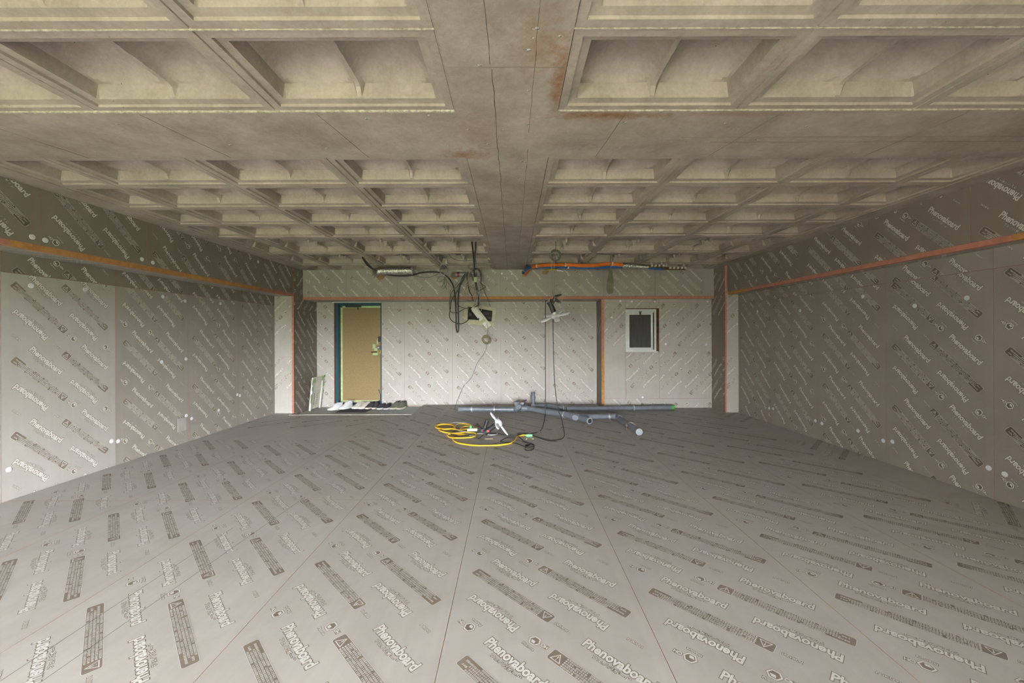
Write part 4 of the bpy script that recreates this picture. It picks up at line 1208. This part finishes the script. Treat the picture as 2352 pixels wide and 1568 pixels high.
# lamp lying on the floor beside the yellow cord
fh = W(1145, 971, 5.20)
tf, hend2 = work_lamp('white petal work lamp lying on the floor beside the yellow cord', fh, (0.78, -0.14, 0.60), [(0, 0, 0.20), (90, 0, 0.18), (180, 0, 0.175), (270, 0, 0.18)], (-0.80, 0.10, -0.585), 0.155, (0.62, 0.05, -0.78))
MB().cbox(hend2 + Vector((-0.02, 0.02, 0.025)), (0.07, 0.05, 0.05)).build('clamp_body', M['black'], tf, bevel=0.008)
MB().tube([hend2 + Vector((-0.02, 0.03, 0.0)), hend2 + Vector((0.03, 0.07, 0.15))], [0.024, 0.026], 10).build('clamp_jaw', M['black'], tf, smooth=0.8)
MB().tube([hend2 + Vector((-0.02, 0.03, 0.02)), hend2 + Vector((-0.11, 0.08, 0.10))], 0.012, 8).build('clamp_jaw', M['black'], tf, smooth=0.8)
MB().tube([hend2 + Vector((-0.03, 0.0, 0.02)), hend2 + Vector((0.0, 0.05, 0.05))], 0.016, 8).build('clamp_spring', plain('red_spring_sleeve', (0.25, 0.03, 0.02), 0.5), tf)
MB().cbox(hend2 + Vector((0.045, -0.03, 0.03)), (0.03, 0.02, 0.025)).build('switch', plain('red_switch', (0.55, 0.03, 0.04), 0.4), tf)

# ------------------------------------------------------------------ cables
def cable(name, label, pts, r, mat, group=None, cat='cable', n=7, smooth=5):
    o = MB().tube(pts, r, n, smooth=smooth).build(name, mat, None, smooth=0.9)
    base = o.data.vertices[0].co.copy()
    return lab(o, label, cat, group)
M['yellow'] = plain('yellow_cable', (0.72, 0.46, 0.03), 0.45)
M['blackcab'] = plain('black_cable', (0.020, 0.020, 0.022), 0.5)
M['greycab'] = plain('grey_cable', (0.42, 0.43, 0.44), 0.5)
M['darkgrey'] = plain('dark_grey_cable', (0.085, 0.085, 0.08), 0.5)
M['beigecab'] = plain('beige_cable', (0.27, 0.235, 0.15), 0.6)
M['greenwire'] = plain('green_wire', (0.035, 0.10, 0.05), 0.5)
def fp(pairs, z): return [onZ(x, y, z) for x, y in pairs]
def z8(pairs, ox=990, oy=930, s=7.127): return [(ox + x / s, oy + y / s) for x, y in pairs]
rc = 0.0085
yel = MB()
coil = []
for k in range(5):
    rx = 165 - 10 * (k % 3); ry = 42 - 4 * (k % 2); cx = 235 + (k % 2) * 10; cy = 350 + 6 * k
    for i in range(14):
        an = 2 * PI * i / 14 + 0.5
        coil.append((cx + rx * math.cos(an), cy + ry * math.sin(an)))
tail = [(420, 330), (520, 320), (640, 345), (760, 385), (640, 400), (560, 415), (480, 420), (520, 375), (600, 365), (650, 395), (560, 460), (400, 480), (250, 470), (130, 430), (270, 405), (450, 425), (620, 470), (720, 480), (735, 520), (640, 550), (420, 560), (300, 545), (270, 500), (400, 490), (560, 480), (430, 495), (360, 530), (370, 580), (460, 625), (620, 650), (800, 662), (1100, 655), (1300, 625), (1370, 575), (1400, 525), (1470, 497), (1545, 490)]
pts = fp(z8(coil + tail), rc)
for i, p in enumerate(pts[:len(coil)]): p.z = rc + 0.004 * (i // 14) + 0.003 * math.sin(i)
for i, p in enumerate(pts[len(coil):]): p.z = rc + (0.016 if i < 24 else 0.0)
yc = empty('extension_cord', (pts[-1].x, pts[-1].y, 0)); lab(yc, 'yellow extension cord loosely coiled on the floor with a green socket', 'cord')
MB().tube([p - yc.location for p in pts], rc, 8, smooth=3).build('cord', M['yellow'], yc, smooth=0.9)
gsock = onZ(*z8([(1545, 493)])[0], 0.016); gend = onZ(*z8([(1668, 495)])[0], 0.016)
gm = plain('green_socket', (0.17, 0.48, 0.22), 0.45)
MB().cbox((gsock + gend) / 2 - yc.location, ((gend - gsock).length * 0.85, 0.036, 0.032)).build('socket', gm, yc, bevel=0.006)
MB().tube([gsock - yc.location, gsock - yc.location + Vector((0.03, 0, 0))], [0.010, 0.013], 8).build('strain_relief', gm, yc)
# white power strip with a green plug
ps = empty('power_strip', onZ(*z8([(675, 455)])[0], 0.0)); lab(ps, 'white power strip with a green plug lying on the yellow cord', 'power strip')
MB().cbox((0, 0, 0.045), (0.135, 0.055, 0.036)).build('strip_body', plain('white_plastic', (0.70, 0.71, 0.66), 0.4), ps, bevel=0.005)
MB().cbox((-0.022, 0.0, 0.083), (0.030, 0.030, 0.040)).build('plug', plain('green_plug', (0.06, 0.34, 0.10), 0.4), ps, bevel=0.005)
ps.rotation_euler = (0, 0, math.radians(8))
cable('lamp_cord', 'black lamp cord looping across the floor to the green socket', fp(z8([(1668, 497), (1760, 530), (1880, 570), (1960, 583), (2060, 570), (2150, 545)]), 0.006) + [onZ(*z8([(2185, 490)])[0], 0.006), W(*z8([(2180, 440)])[0], 5.0), W(1289, 958, 5.2), W(1282, 940, 5.28), W(1274, 880, 5.32), W(1271, 800, 5.32), W(1270, 727, 5.30)], 0.0055, M['blackcab'])
cable('lamp_cord', 'black lamp cord rising from the floor to the hanging lamp clamp', fp(z8([(960, 455), (1100, 465), (1200, 488), (1400, 488), (1550, 478), (1700, 455)]), 0.006) + [onZ(*z8([(1790, 420)])[0], 0.006), W(*z8([(1835, 330)])[0], 5.05), W(1252, 950, 5.2), W(1253, 880, 5.28), W(1252.5, 800, 5.3), W(1253, 700, 5.3), W(1254.5, 691, 5.3), W(1258, 690, 5.3)], 0.0055, M['blackcab'])
cable('spare_cord', 'black cord with a small coil on the floor in front of the green socket', fp(z8([(1600, 465), (1500, 458), (1420, 465), (1425, 500), (1470, 545), (1540, 605), (1640, 630), (1690, 660), (1640, 685), (1560, 678), (1545, 655), (1600, 645), (1680, 655), (1675, 720), (1600, 742), (1540, 730), (1545, 690), (1560, 660), (1620, 650), (1530, 675), (1420, 635), (1300, 615), (1140, 600), (1180, 560), (1260, 530), (1420, 522), (1440, 480)]), 0.0055), 0.005, M['blackcab'])
cable('lamp_cord', 'black cord of the floor lamp running through the yellow coil', fp(z8([(860, 480), (800, 535), (760, 535), (700, 475), (600, 490), (450, 505), (380, 490), (320, 460), (440, 420), (560, 412), (760, 420), (850, 455)]), 0.026), 0.005, M['blackcab'])
cable('grey_cord', 'grey cable from the wall wire to the white power strip', fp(z8([(85, 70), (95, 150), (115, 240), (200, 298), (330, 290), (470, 282), (600, 300), (700, 350), (790, 420)]), 0.02), 0.0055, M['greycab'])
cable('grey_cord', 'grey cable curling beside the white power strip', fp(z8([(830, 440), (760, 385), (640, 310), (520, 285), (420, 310), (390, 350), (410, 395), (470, 420), (600, 440)]), 0.03), 0.005, M['greycab'])
cable('grey_cord', 'short pale cable in front of the floor lamp handle', fp(z8([(770, 445), (690, 490), (620, 500), (700, 470), (880, 470), (980, 490), (1070, 475), (1100, 430), (1050, 400)]), 0.012), 0.005, M['greycab'])

# ------------------------------------------------------------------ electrical opening with hanging breaker cover
eb = empty('electrical_box', W(1103, 748, DR)); lab(eb, 'cream recessed electrical box with dark breakers on the back wall', 'electrical box')
def ebp(px, py, dep=DR): return W(px, py, dep) - eb.location
creamb = plain('cream_box_plastic', (0.50, 0.47, 0.33), 0.55)
def quad_frame(o4, i4, t0, t1):
    mb = MB(); V = [p + Vector((0, -t1, 0)) for p in o4 + i4] + [p + Vector((0, -t0, 0)) for p in o4 + i4]
    F_ = []
    for i in range(4):
        j = (i + 1) % 4
        F_ += [(i, j, 4 + j, 4 + i), (8 + i, 12 + i, 12 + j, 8 + j), (i, 8 + i, 8 + j, j), (4 + i, 4 + j, 12 + j, 12 + i)]
    return mb.add(V, F_)
o4 = [ebp(1065.5, 743), ebp(1136, 748.5), ebp(1139.5, 707.5), ebp(1067, 695)]
i4 = [ebp(1074, 733), ebp(1129, 738), ebp(1131.5, 714), ebp(1075.5, 704)]
quad_frame(o4, i4, 0.0, 0.030).build('box_frame', creamb, eb)
mid = [a.lerp(b, 0.5) for a, b in zip(o4, i4)]; mi2 = [a.lerp(b, 0.66) for a, b in zip(o4, i4)]
quad_frame(mid, mi2, 0.030, 0.036).build('frame_bead', creamb, eb)
MB().add([p + Vector((0, -0.006, 0)) for p in i4], [(0, 1, 2, 3)]).build('box_interior', M['dark'], eb)  # flat dark sheet painted as the shade of the box recess
for r_ in range(2):
    for k in range(5):
        q = ebp(1110 + 4.2 * k, 719 + 9 * r_ + 0.5 * k)
        MB().cbox(q + Vector((0, -0.016, 0)), (0.028, 0.02, 0.05)).build('breaker', M['black'], eb, bevel=0.003)
for px, py in ((1116, 729.5), (1125, 731), (1122, 721)): MB().cbox(ebp(px, py) + Vector((0, -0.028, 0)), (0.012, 0.006, 0.008)).build('breaker_toggle', plain('orange_toggle', (0.35, 0.10, 0.02), 0.5), eb)
MB().cbox(ebp(1081, 722) + Vector((0, -0.035, 0)), (0.055, 0.06, 0.07)).build('terminal_block', M['black'], eb, bevel=0.008)
bc = empty('breaker_cover', W(1104, 728, 7.40)); lab(bc, 'white breaker cover hanging askew in front of the electrical box', 'cover')
ang = math.radians(-52)
Mx = Matrix.Rotation(-ang, 4, 'Y')
bw = plain('white_box_plastic', (0.74, 0.75, 0.72), 0.4, var=0.03)
MB().box((-0.19, -0.05, -0.055), (0.19, 0.03, 0.03), M=Mx).build('cover_body', bw, bc, bevel=0.004)
MB().box((-0.235, 0.03, -0.050), (0.235, 0.040, 0.062), M=Mx).build('cover_plate', bw, bc)
MB().box((0.055, -0.0515, -0.0565), (0.115, 0.031, 0.0315), M=Mx).build('tape_band', M['tape_pale'], bc)
MB().box((-0.01, -0.052, -0.058), (0.02, -0.03, -0.03), M=Mx).build('blue_seal', plain('blue_seal', (0.06, 0.07, 0.30), 0.4), bc)
MB().box((0.165, -0.053, 0.0), (0.178, -0.049, 0.013), M=Mx).build('screw_hole', M['dark'], bc)
# coil of beige wire and the wire running down to the floor
cp = W(1117, 780, 7.45)
pts = [W(1120, 748, 7.42), W(1121, 760, 7.44), W(1118.5, 770, 7.45)]
for k in range(6):
    for i in range(10):
        an = 2 * PI * i / 10 + 0.4 * k
        pts.append(cp + Vector(((0.085 - 0.007 * k) * math.cos(an) + 0.012 * math.sin(k * 2), 0.012 * math.sin(k + i), (0.078 - 0.006 * k) * math.sin(an) + 0.01 * math.cos(k * 3))))
cable('wire_coil', 'coiled beige wire hanging below the breaker cover', pts, 0.005, M['beigecab'], n=5, smooth=3)
cable('wall_wire', 'single grey wire trailing from the beige coil down to the floor', [W(1117, 790, 7.44), W(1117, 798, 7.45), W(1113.5, 808, 7.45), W(1107, 818, 7.45), W(1100, 827, 7.45), W(1094, 838, 7.45), W(1088, 855, 7.45), W(1082, 868, 7.45), W(1073, 878, 7.44), W(1064, 888, 7.42), W(1057, 903, 7.4), W(1049, 922, 7.35), onZ(1043, 943, 0.006)], 0.0048, plain('mid_grey_wire', (0.19, 0.19, 0.18), 0.5), n=6)

# ------------------------------------------------------------------ cables and ducts under the ceiling
DD = 6.85
def wc(*pts, d=DD): return [W(x, y, d if len(q) == 0 else q[0]) for x, y, *q in pts]
def c4(*pts, d=DD): return [W(820 + x / 7.128, 560 + y / 7.128, d if not q else q[0]) for x, y, *q in pts]
cable('power_cable', 'thick black cable sagging from the ceiling rib past the foil duct', c4((90, 222, 5.93), (130, 290, 6.15), (200, 370, 6.45), (310, 440, 6.7), (440, 490), (580, 515), (750, 522), (900, 510), (1050, 470), (1180, 460), (1300, 462), (1400, 480), (1470, 530), (1530, 600), (1580, 700), (1605, 850), (1615, 1000), (1622, 1200), (1625, 1380), (1645, 1445), (1662, 1380), (1660, 1200), (1655, 1000), (1660, 850), (1680, 700), (1720, 580), (1770, 490)), 0.0125, M['blackcab'], n=8)
cable('power_cable', 'second black cable alongside the sagging one above the foil duct', c4((105, 225, 5.93), (160, 300, 6.12), (240, 385, 6.4), (340, 450, 6.68), (480, 500), (620, 520), (800, 520), (940, 500), (1080, 465), (1220, 463), (1350, 470)), 0.009, M['blackcab'], n=7)
cable('drop_cable', 'left black cable dropping straight from the ceiling coffer', c4((1880, -30, 5.5), (1895, 100, 5.6), (1910, 250, 5.9), (1920, 420, 6.5), (1925, 500, 6.75)), 0.010, M['blackcab'])
cable('drop_cable', 'right black cable dropping straight from the ceiling coffer', c4((1944, -30, 5.5), (1938, 120, 5.6), (1927, 300, 5.95), (1920, 430, 6.45), (1915, 520, 6.7)), 0.010, M['blackcab'])
cable('thin_wire', 'thin wire swagged under the last ceiling rib', c4((1508, 170, 5.74), (1550, 225, 5.8), (1630, 265, 5.85), (1760, 278, 5.88), (1880, 265, 5.88), (1930, 250, 5.88), (1950, 290, 5.95), (1948, 400, 6.3)), 0.004, M['darkgrey'], n=5)
tgp = 'wire tangle above the electrical box'
wires = [
    (((1800, 470), (1740, 560), (1650, 680), (1570, 760), (1525, 860), (1515, 960), (1520, 1080), (1560, 1120), (1650, 1120), (1740, 1070), (1840, 1040)), 0.0055, 'darkgrey'),
    (((1790, 480), (1720, 620), (1650, 760), (1590, 850), (1540, 950), (1530, 1050), (1512, 1150), (1530, 1230), (1590, 1280), (1700, 1305), (1790, 1270), (1845, 1200)), 0.006, 'blackcab'),
    (((1780, 470), (1690, 580), (1600, 680), (1530, 760), (1535, 840), (1590, 930), (1640, 990), (1720, 1040), (1830, 1060)), 0.005, 'greenish'),
    (((1770, 490), (1660, 640), (1560, 820), (1510, 920), (1505, 1040), (1560, 1140), (1640, 1155)), 0.004, 'greycab'),
    (((1810, 470), (1800, 560), (1820, 680), (1840, 780), (1880, 850), (1900, 930)), 0.006, 'blackcab'),
    (((1830, 470), (1810, 600), (1790, 700), (1800, 800), (1850, 880), (1900, 840), (1925, 760), (1880, 700), (1820, 690)), 0.005, 'beigecab'),
    (((1840, 480), (1830, 620), (1770, 780), (1800, 900), (1860, 930), (1910, 880)), 0.005, 'beigecab'),
    (((1870, 700), (1950, 760), (1980, 860), (1950, 960), (1900, 1020)), 0.005, 'beigecab'),
    (((1925, 520), (1940, 650), (1960, 780), (1985, 900), (1980, 1000), (1930, 1030)), 0.0065, 'blackcab'),
    (((1940, 520), (1960, 680), (1990, 800), (2005, 950), (1990, 1020)), 0.0055, 'darkgrey'),
    (((1960, 540), (1985, 700), (2010, 850), (2010, 980), (2040, 1040), (2030, 1100)), 0.005, 'greycab'),
    (((1975, 540), (2005, 700), (1985, 820), (1960, 950), (1920, 1040)), 0.0055, 'greycab'),
    (((1920, 430), (1980, 420), (2015, 470), (2030, 560), (2020, 640), (2060, 670), (2105, 705), (2050, 740), (1980, 780)), 0.005, 'darkgrey'),
    (((1985, 430), (2030, 500), (2035, 600), (2040, 650), (2090, 790), (2140, 900), (2180, 1020)), 0.004, 'darkgrey'),
    (((1830, 450), (1880, 500), (1900, 600), (1900, 560), (1850, 490), (1780, 500)), 0.006, 'darkgrey'),
]
M['greenish'] = plain('olive_wire', (0.16, 0.16, 0.10), 0.5)
wlab = ['dark grey wire forming the upper left loop of the wire tangle', 'black wire sweeping lowest left in the tangle and back into the electrical box',
    'olive wire crossing the left side of the tangle towards the electrical box', 'pale grey wire forming the outermost left loop of the tangle',
    'short black wire hanging in the middle of the tangle', 'beige wire coiled in the middle of the tangle, ending in an upward loop',
    'beige wire drooping lowest over the ochre foam edge in the tangle', 'beige wire curving from the tangle middle towards the breaker cover',
    'black wire dropping straight on the right side of the tangle', 'dark grey wire just right of the straight black drop wire',
    'pale grey wire at the right of the tangle ending over the breakers', 'pale grey wire bending left towards the top of the breaker cover',
    'kinked dark grey wire sticking out at the right of the tangle', 'thin dark wire slanting down farthest right to the box frame',
    'short dark grey curl at the top of the tangle behind the green tape']
for k, (pp, r, mm) in enumerate(wires):
    dk = DD + 0.02 * (k % 5) - 0.03
    w_ = []
    for x, y in pp:
        dd = dk if y < 900 else min(7.5, dk + (y - 900) / 500)
        w_.append(W(820 + x / 7.128, 560 + y / 7.128, dd))
    cable('thin_wire', wlab[k], w_, r * 1.3, M[mm], tgp, 'wire', n=5)
tb = MB().cbox(W(1092, 642, DD - 0.05), (0.045, 0.03, 0.085)).build('tape_wrap', M['tape_pale']); lab(tb, 'pale green tape wrapped round the dropping cables', 'tape')
# ring hanger and knotted green wires
galv0 = plain('dull_galvanised', (0.30, 0.31, 0.30), 0.45, 0.5)
rh = empty('ring_hanger', W(1025.5, 601, 6.0)); lab(rh, 'galvanised ring hanger holding the black cable below the ceiling', 'hanger')
MB().tube([W(1027, 588, 6.0) - rh.location, W(1025.5, 601, 6.0) - rh.location], 0.007, 6).build('rod', M['steel'], rh)
MB().lathe([(0.02, -0.03), (0.02, 0.0), (0.013, 0.0), (0.013, 0.02)], None, 10).build('swivel', M['steel'], rh)
rp = []
for i in range(17):
    an = 2 * PI * i / 16
    rp.append(W(1019, 618, 6.1) - rh.location + Vector((0.062 * math.cos(an), 0.01 * math.sin(an), 0.082 * math.sin(an))))
MB().tube(rp, 0.0085, 8).build('ring', galv0, rh, smooth=0.8)
knot = empty('green_wire_knot', W(1021, 632, DD - 0.06)); lab(knot, 'knotted thin green wires dangling under the ring hanger', 'wire')
for pp in (((1435, 530), (1350, 535), (1315, 600), (1350, 620), (1420, 580), (1440, 540)), ((1435, 540), (1420, 640), (1380, 710)), ((1435, 545), (1430, 620), (1445, 690), (1470, 745)), ((1440, 560), (1465, 640), (1455, 700)), ((1440, 540), (1480, 620), (1530, 690), (1545, 712)), ((1330, 490), (1250, 525), (1150, 550), (1050, 545), (940, 520))):
    MB().tube([q - knot.location for q in c4(*pp, d=DD - 0.06)], 0.0042, 5, smooth=4).build('strand', M['greenwire'], knot)
# silver ducts
M['foil'] = speck('crinkled_foil', (0.45, 0.46, 0.45), (0.75, 0.76, 0.74), 30, 0.25, 0.9, bump=1.0, bscale=55)
M['tan_tape'] = plain('brown_cloth_tape', (0.24, 0.155, 0.075), 0.6)
fd = empty('foil_duct', W(905, 625, 6.9)); lab(fd, 'crinkled silver foil duct stub with elbow on the soffit near the door', 'duct')
MB().tube([W(872, 622.5, 6.72) - fd.location, W(945, 621.5, 6.72) - fd.location], 0.062, 16).build('duct_sleeve', M['foil'], fd, smooth=0.9)
MB().tube([W(876, 622.5, 6.72) - fd.location, W(867, 624, 6.72) - fd.location, W(864, 626.5, 6.95) - fd.location, W(864.5, 627.5, DS + 0.0) - fd.location], 0.066, 16, smooth=4).build('duct_elbow', M['foil'], fd, smooth=0.9)
MB().tube([W(945, 621.5, 6.72) - fd.location, W(947.5, 621.5, 6.72) - fd.location], 0.066, 16).build('end_ring', M['steel'], fd)
MB().tube([W(916, 612, 6.72) - fd.location, W(916.5, 616, 6.72) - fd.location], 0.014, 8).build('bolt', M['steel'], fd)
tpatch = [W(x, y, DS - 0.004) for x, y in ((861, 632), (866, 630), (884, 628), (886.5, 633), (879, 641), (876, 640), (871.5, 645))]
MB().add(tpatch + [p + Vector((0, 0.003, 0)) for p in tpatch], [tuple(range(7)), tuple(range(13, 6, -1))] + [(i, (i + 1) % 7, 7 + (i + 1) % 7, 7 + i) for i in range(7)]).build('tape_patch', M['tan_tape'], fd)
for o in [c for c in fd.children if c.name.startswith('tape_patch')]: o.location = -fd.location
pd = empty('vent_pipe', W(1070, 631, 6.9)); lab(pd, 'grey vent pipe with a red band on the soffit behind the wire tangle', 'duct')
galv = plain('galvanised_grey', (0.27, 0.265, 0.27), 0.4, 0.5)
MB().tube([W(x, y, z) - pd.location for x, y, z in ((1041, 632, DS), (1045, 631, 6.98), (1052, 630, 6.95), (1100, 629, 6.95))], 0.040, 14, smooth=3).build('pipe', galv, pd, smooth=0.9)
MB().tube([W(x, y, 6.95) - pd.location for x, y in ((1050.8, 630), (1055.5, 630))], 0.042, 14).build('red_band', plain('dark_red_band', (0.16, 0.015, 0.015), 0.5), pd)
MB().tube([W(x, y, 6.93) - pd.location for x, y in ((1088, 628), (1094, 622), (1099, 626), (1100, 634))], 0.05, 14, smooth=4).build('elbow', galv, pd, smooth=0.9)
MB().tube([W(1076.5, 617, 6.9) - pd.location, W(1078, 626, 6.9) - pd.location], 0.012, 8).build('hanger_bolt', M['steel'], pd)
n = 14; poly = [W(1044 + 10 * math.cos(2 * PI * i / n) * random.uniform(0.8, 1.1), 632 + 10 * math.sin(2 * PI * i / n) * random.uniform(0.8, 1.1), DS - 0.003) - pd.location for i in range(n)]
MB().add(poly, [tuple(range(n))]).build('tape_patch', M['tan_tape'], pd)
# orange and blue insulated water pipes with foil sleeve and manifolds
def c6(*pts, d=6.38): return [W(1190 + x / 5.88, 560 + y / 5.88, d if not q else q[0]) for x, y, *q in pts]
M['orange'] = plain('orange_pipe_sleeve', (0.56, 0.13, 0.012), 0.6); M['blue'] = plain('blue_pipe_sleeve', (0.015, 0.085, 0.26), 0.6)
def sleeved(name, label, pts, r, mat, ties, d):
    t = empty(name, pts[0]); lab(t, label, 'pipe')
    P = catmull([q - t.location for q in pts], 6)
    MB().tube(P, r, 12).build('sleeve', mat, t, smooth=0.9)
    for u in ties:
        i = int(u * (len(P) - 2)); a = P[i]; dr = (P[i + 1] - P[i]).normalized()
        MB().tube([a - dr * 0.011, a + dr * 0.011], r + 0.003, 12).build('tie', plain('white_tie', (0.60, 0.57, 0.50), 0.6), t, smooth=0.8)
    return t
ot = sleeved('water_pipe', 'orange insulated water pipe running along the ceiling above the window', c6((95, 400, DS - 0.01), (125, 365, 6.85), (180, 320, 6.6), (260, 295, 6.42), (400, 286), (640, 280), (850, 292), (1020, 290), (1180, 272), (1290, 272), (1410, 282)), 0.030, M['orange'], (0.31, 0.51, 0.90), 6.72)
bt = sleeved('water_pipe', 'blue insulated water pipe running below the orange one', c6((72, 392, DS - 0.01), (95, 355, 6.85), (150, 322, 6.62), (260, 308, 6.48), (420, 306, 6.45), (640, 308, 6.45), (860, 318, 6.45), (1040, 318, 6.45), (1200, 308, 6.45), (1410, 308, 6.45)), 0.027, M['blue'], (0.12, 0.60), 6.76)
fs = empty('foil_sleeve', c6((1590, 305))[0]); lab(fs, 'silver foil sleeve joining the coloured pipes to the valve manifolds', 'sleeve')
MB().tube([q - fs.location for q in c6((1405, 292), (1500, 296), (1600, 302), (1760, 316))], [0.050, 0.046, 0.044, 0.036], 14).build('sleeve', M['foil'], fs, smooth=0.9)
M['bronze'] = plain('bronze_manifold', (0.13, 0.085, 0.04), 0.45, 0.5)
for nm, lb, (x0, y0, x1, y1), kn in (('valve_manifold', 'bronze valve manifold with white knobs next to the foil sleeve', (1760, 300, 1950, 304), (1790, 1838, 1888, 1942)), ('valve_manifold', 'bronze valve manifold with white knobs at the far right end', (1965, 330, 2255, 334), (2035, 2085, 2138, 2188, 2236))):
    mt = empty(nm, c6((x0, y0))[0]); lab(mt, lb, 'manifold')
    MB().tube([q - mt.location for q in c6((x0, y0), (x1, y1))], 0.024, 12).build('bar', M['bronze'], mt, smooth=0.8)
    for kx in kn:
        q = c6((kx, y0 + 2))[0] - mt.location
        v_ = MB().tube([q, q + Vector((0, -0.05, 0.0))], 0.013, 8).build('valve', M['bronze'], mt)
        MB().tube([q + Vector((0, -0.05, 0)), q + Vector((0, -0.075, 0))], 0.017, 10).build('knob', plain('ivory_knob', (0.55, 0.52, 0.45), 0.5), v_)
    for kx in ((x0 + 40, x1 - 15) if nm else ()):
        q = c6((kx, y0))[0] - mt.location
        MB().tube([q, q + Vector((0, 0, 0.075))], 0.007, 6).cbox(q + Vector((0, 0, 0.045)), (0.035, 0.03, 0.014)).build('hanger', M['steel'], mt)
bs = cable('water_pipe', 'short blue pipe under the first bronze manifold', c6((1765, 326), (1860, 332), (1955, 338), d=6.40), 0.020, M['blue'], cat='pipe', n=10)
for nm, lb, px, py in (('tape_patch', 'brown tape patch where the coloured pipes enter the soffit', 1206, 629), ('tape_patch', 'brown tape patch behind the yellow gas tube on the soffit', 1253, 626)):
    V = [W(px + dx, py + dy, DS - 0.0035) for dx, dy in ((-9, -6), (-2, -8), (9, -6), (8, 1), (4, 3), (3, 7), (-6, 6), (-7, 1))]
    if px > 1230: V = [W(px + dx, py + dy, DS - 0.0035) for dx, dy in ((-8, -3), (2, -5), (8, -5), (6, 2), (3, 2), (1, 4), (-7, 4))]
    n = len(V)
    o = MB().add(V + [p + Vector((0, 0.003, 0)) for p in V], [tuple(range(n)), tuple(range(2 * n - 1, n - 1, -1))] + [(i, (i + 1) % n, n + (i + 1) % n, n + i) for i in range(n)]).build(nm, M['tan_tape']); lab(o, lb, 'tape')
gt = empty('gas_tube', c6((370, 370, DS))[0]); lab(gt, 'yellow flexible gas tube stub with steel end on the soffit', 'tube')
MB().tube([q - gt.location for q in c6((365, 372, DS), (400, 352, 6.95), (460, 345, 6.9), (530, 352, 6.88))], 0.013, 9, smooth=4).build('tube', plain('yellow_gas_tube', (0.42, 0.33, 0.02), 0.5), gt, smooth=0.9)
MB().tube([q - gt.location for q in c6((525, 351, 6.88), (570, 360, 6.88))], 0.016, 10).build('ferrule', M['steel'], gt, smooth=0.9)
MB().tube([q - gt.location for q in c6((570, 360, 6.88), (612, 370, 6.88))], 0.011, 8).build('end_fitting', M['steel'], gt, smooth=0.9)
# green wire coil hanging from the coffer and the wires that hold the lamp
M['graygreen'] = plain('grey_green_wire', (0.085, 0.105, 0.08), 0.5)
cc_ = W(1275.5, 587, 5.6); pts = [W(1276, 554, 5.55), W(1276.5, 568, 5.58), W(1275, 574, 5.6)]
for k in range(5):
    for i in range(12):
        an = PI / 2 + 2 * PI * i / 12
        r_ = 0.072 + 0.006 * math.sin(k * 2.3 + i * 0.3)
        pts.append(cc_ + Vector((r_ * math.cos(an) + 0.008 * math.sin(k * 3), 0.012 * k - 0.03, r_ * math.sin(an) + 0.008 * math.cos(k * 2))))
cable('wire_coil', 'grey green wire coil hanging from the ceiling right of the beam', pts, 0.0050, M['graygreen'], n=6, smooth=2)
cable('hanging_wire', 'left thin wire holding the hanging work lamp', [W(1264, 555, 5.5), W(1266, 600, 5.45), W(1268, 660, 5.45), W(1270, 683, 5.32)], 0.0032, gw, n=5)
cable('hanging_wire', 'right thin wire holding the hanging work lamp', [W(1274.5, 598, 5.55), W(1273.5, 630, 5.5), W(1272.5, 665, 5.45), W(1271, 684, 5.32)], 0.0032, gw, n=5)
# hank of pale cable
hk = empty('cable_hank', W(1403, 584, 5.8)); lab(hk, 'hank of pale cable hanging down beside the orange pipe', 'cable')
M['hank'] = plain('pale_olive_cable', (0.16, 0.155, 0.105), 0.6)
MB().tube([W(1402.5, 584, 5.74) - hk.location, W(1402, 596, 5.8) - hk.location, W(1402.5, 615, 5.85) - hk.location], 0.005, 6, smooth=4).build('drop', M['hank'], hk)
for k in range(6):
    off = (k - 2.5) * 1.9
    pp = [(1402.5, 612), (1402 + off * 0.5, 625), (1400 + off, 645), (1399 + off * 1.1, 664), (1401 + off * 1.1, 675 - abs(k - 2.5)), (1403 + off * 1.1, 664), (1403.5 + off, 645), (1403 + off * 0.4, 622)]
    MB().tube([W(x, y, 5.85 + 0.012 * (k % 3)) - hk.location for x, y in pp], 0.0052, 6, smooth=4).build('loop', M['hank'], hk)

# ------------------------------------------------------------------ scraps on the floor
wood = plain('pale_wood_splinter', (0.62, 0.47, 0.28), 0.7)
for k, (px, py, w_, h_, lb) in enumerate(((1123, 1008, 0.10, 0.012, 'long pale wood splinter on the floor left of the black cord coil'), (1210.5, 1008, 0.022, 0.016, 'small pale wood chip on the floor below the green socket, left one'), (1224, 1008, 0.026, 0.016, 'small pale wood chip on the floor below the green socket, right one'))):
    p = onZ(px, py, 0.0)
    V = [(-w_ / 2, -h_ * .3, 0), (w_ * .1, -h_ * .5, 0), (w_ / 2, -h_ * .1, 0), (w_ * .2, h_ * .4, 0), (-w_ * .35, h_ * .5, 0)]
    o = MB().add(V + [(x, y, 0.006) for x, y, z in V], [(4, 3, 2, 1, 0), (5, 6, 7, 8, 9)] + [(i, (i + 1) % 5, 5 + (i + 1) % 5, 5 + i) for i in range(5)]).build('wood_scrap', wood)
    o.location = (p.x, p.y, 0.0012); lab(o, lb, 'scrap')

# two faint layout lines drawn across the floor
for (a, b) in (((0, 1565), (535, 1212)), ((95, 1566), (700, 1142))):
    A, B = onZ(a[0], a[1], 0.0), onZ(b[0], b[1], 0.0); t = (B - A).normalized(); q = Vector((-t.y, t.x, 0)) * 0.0012
    MB().add([A + q, A - q, B - q, B + q], [(0, 1, 2, 3)]).build('layout_line', plain('pencil_line', (0.07, 0.07, 0.07), 0.8), fl).location = (0, 0, 0.0016)
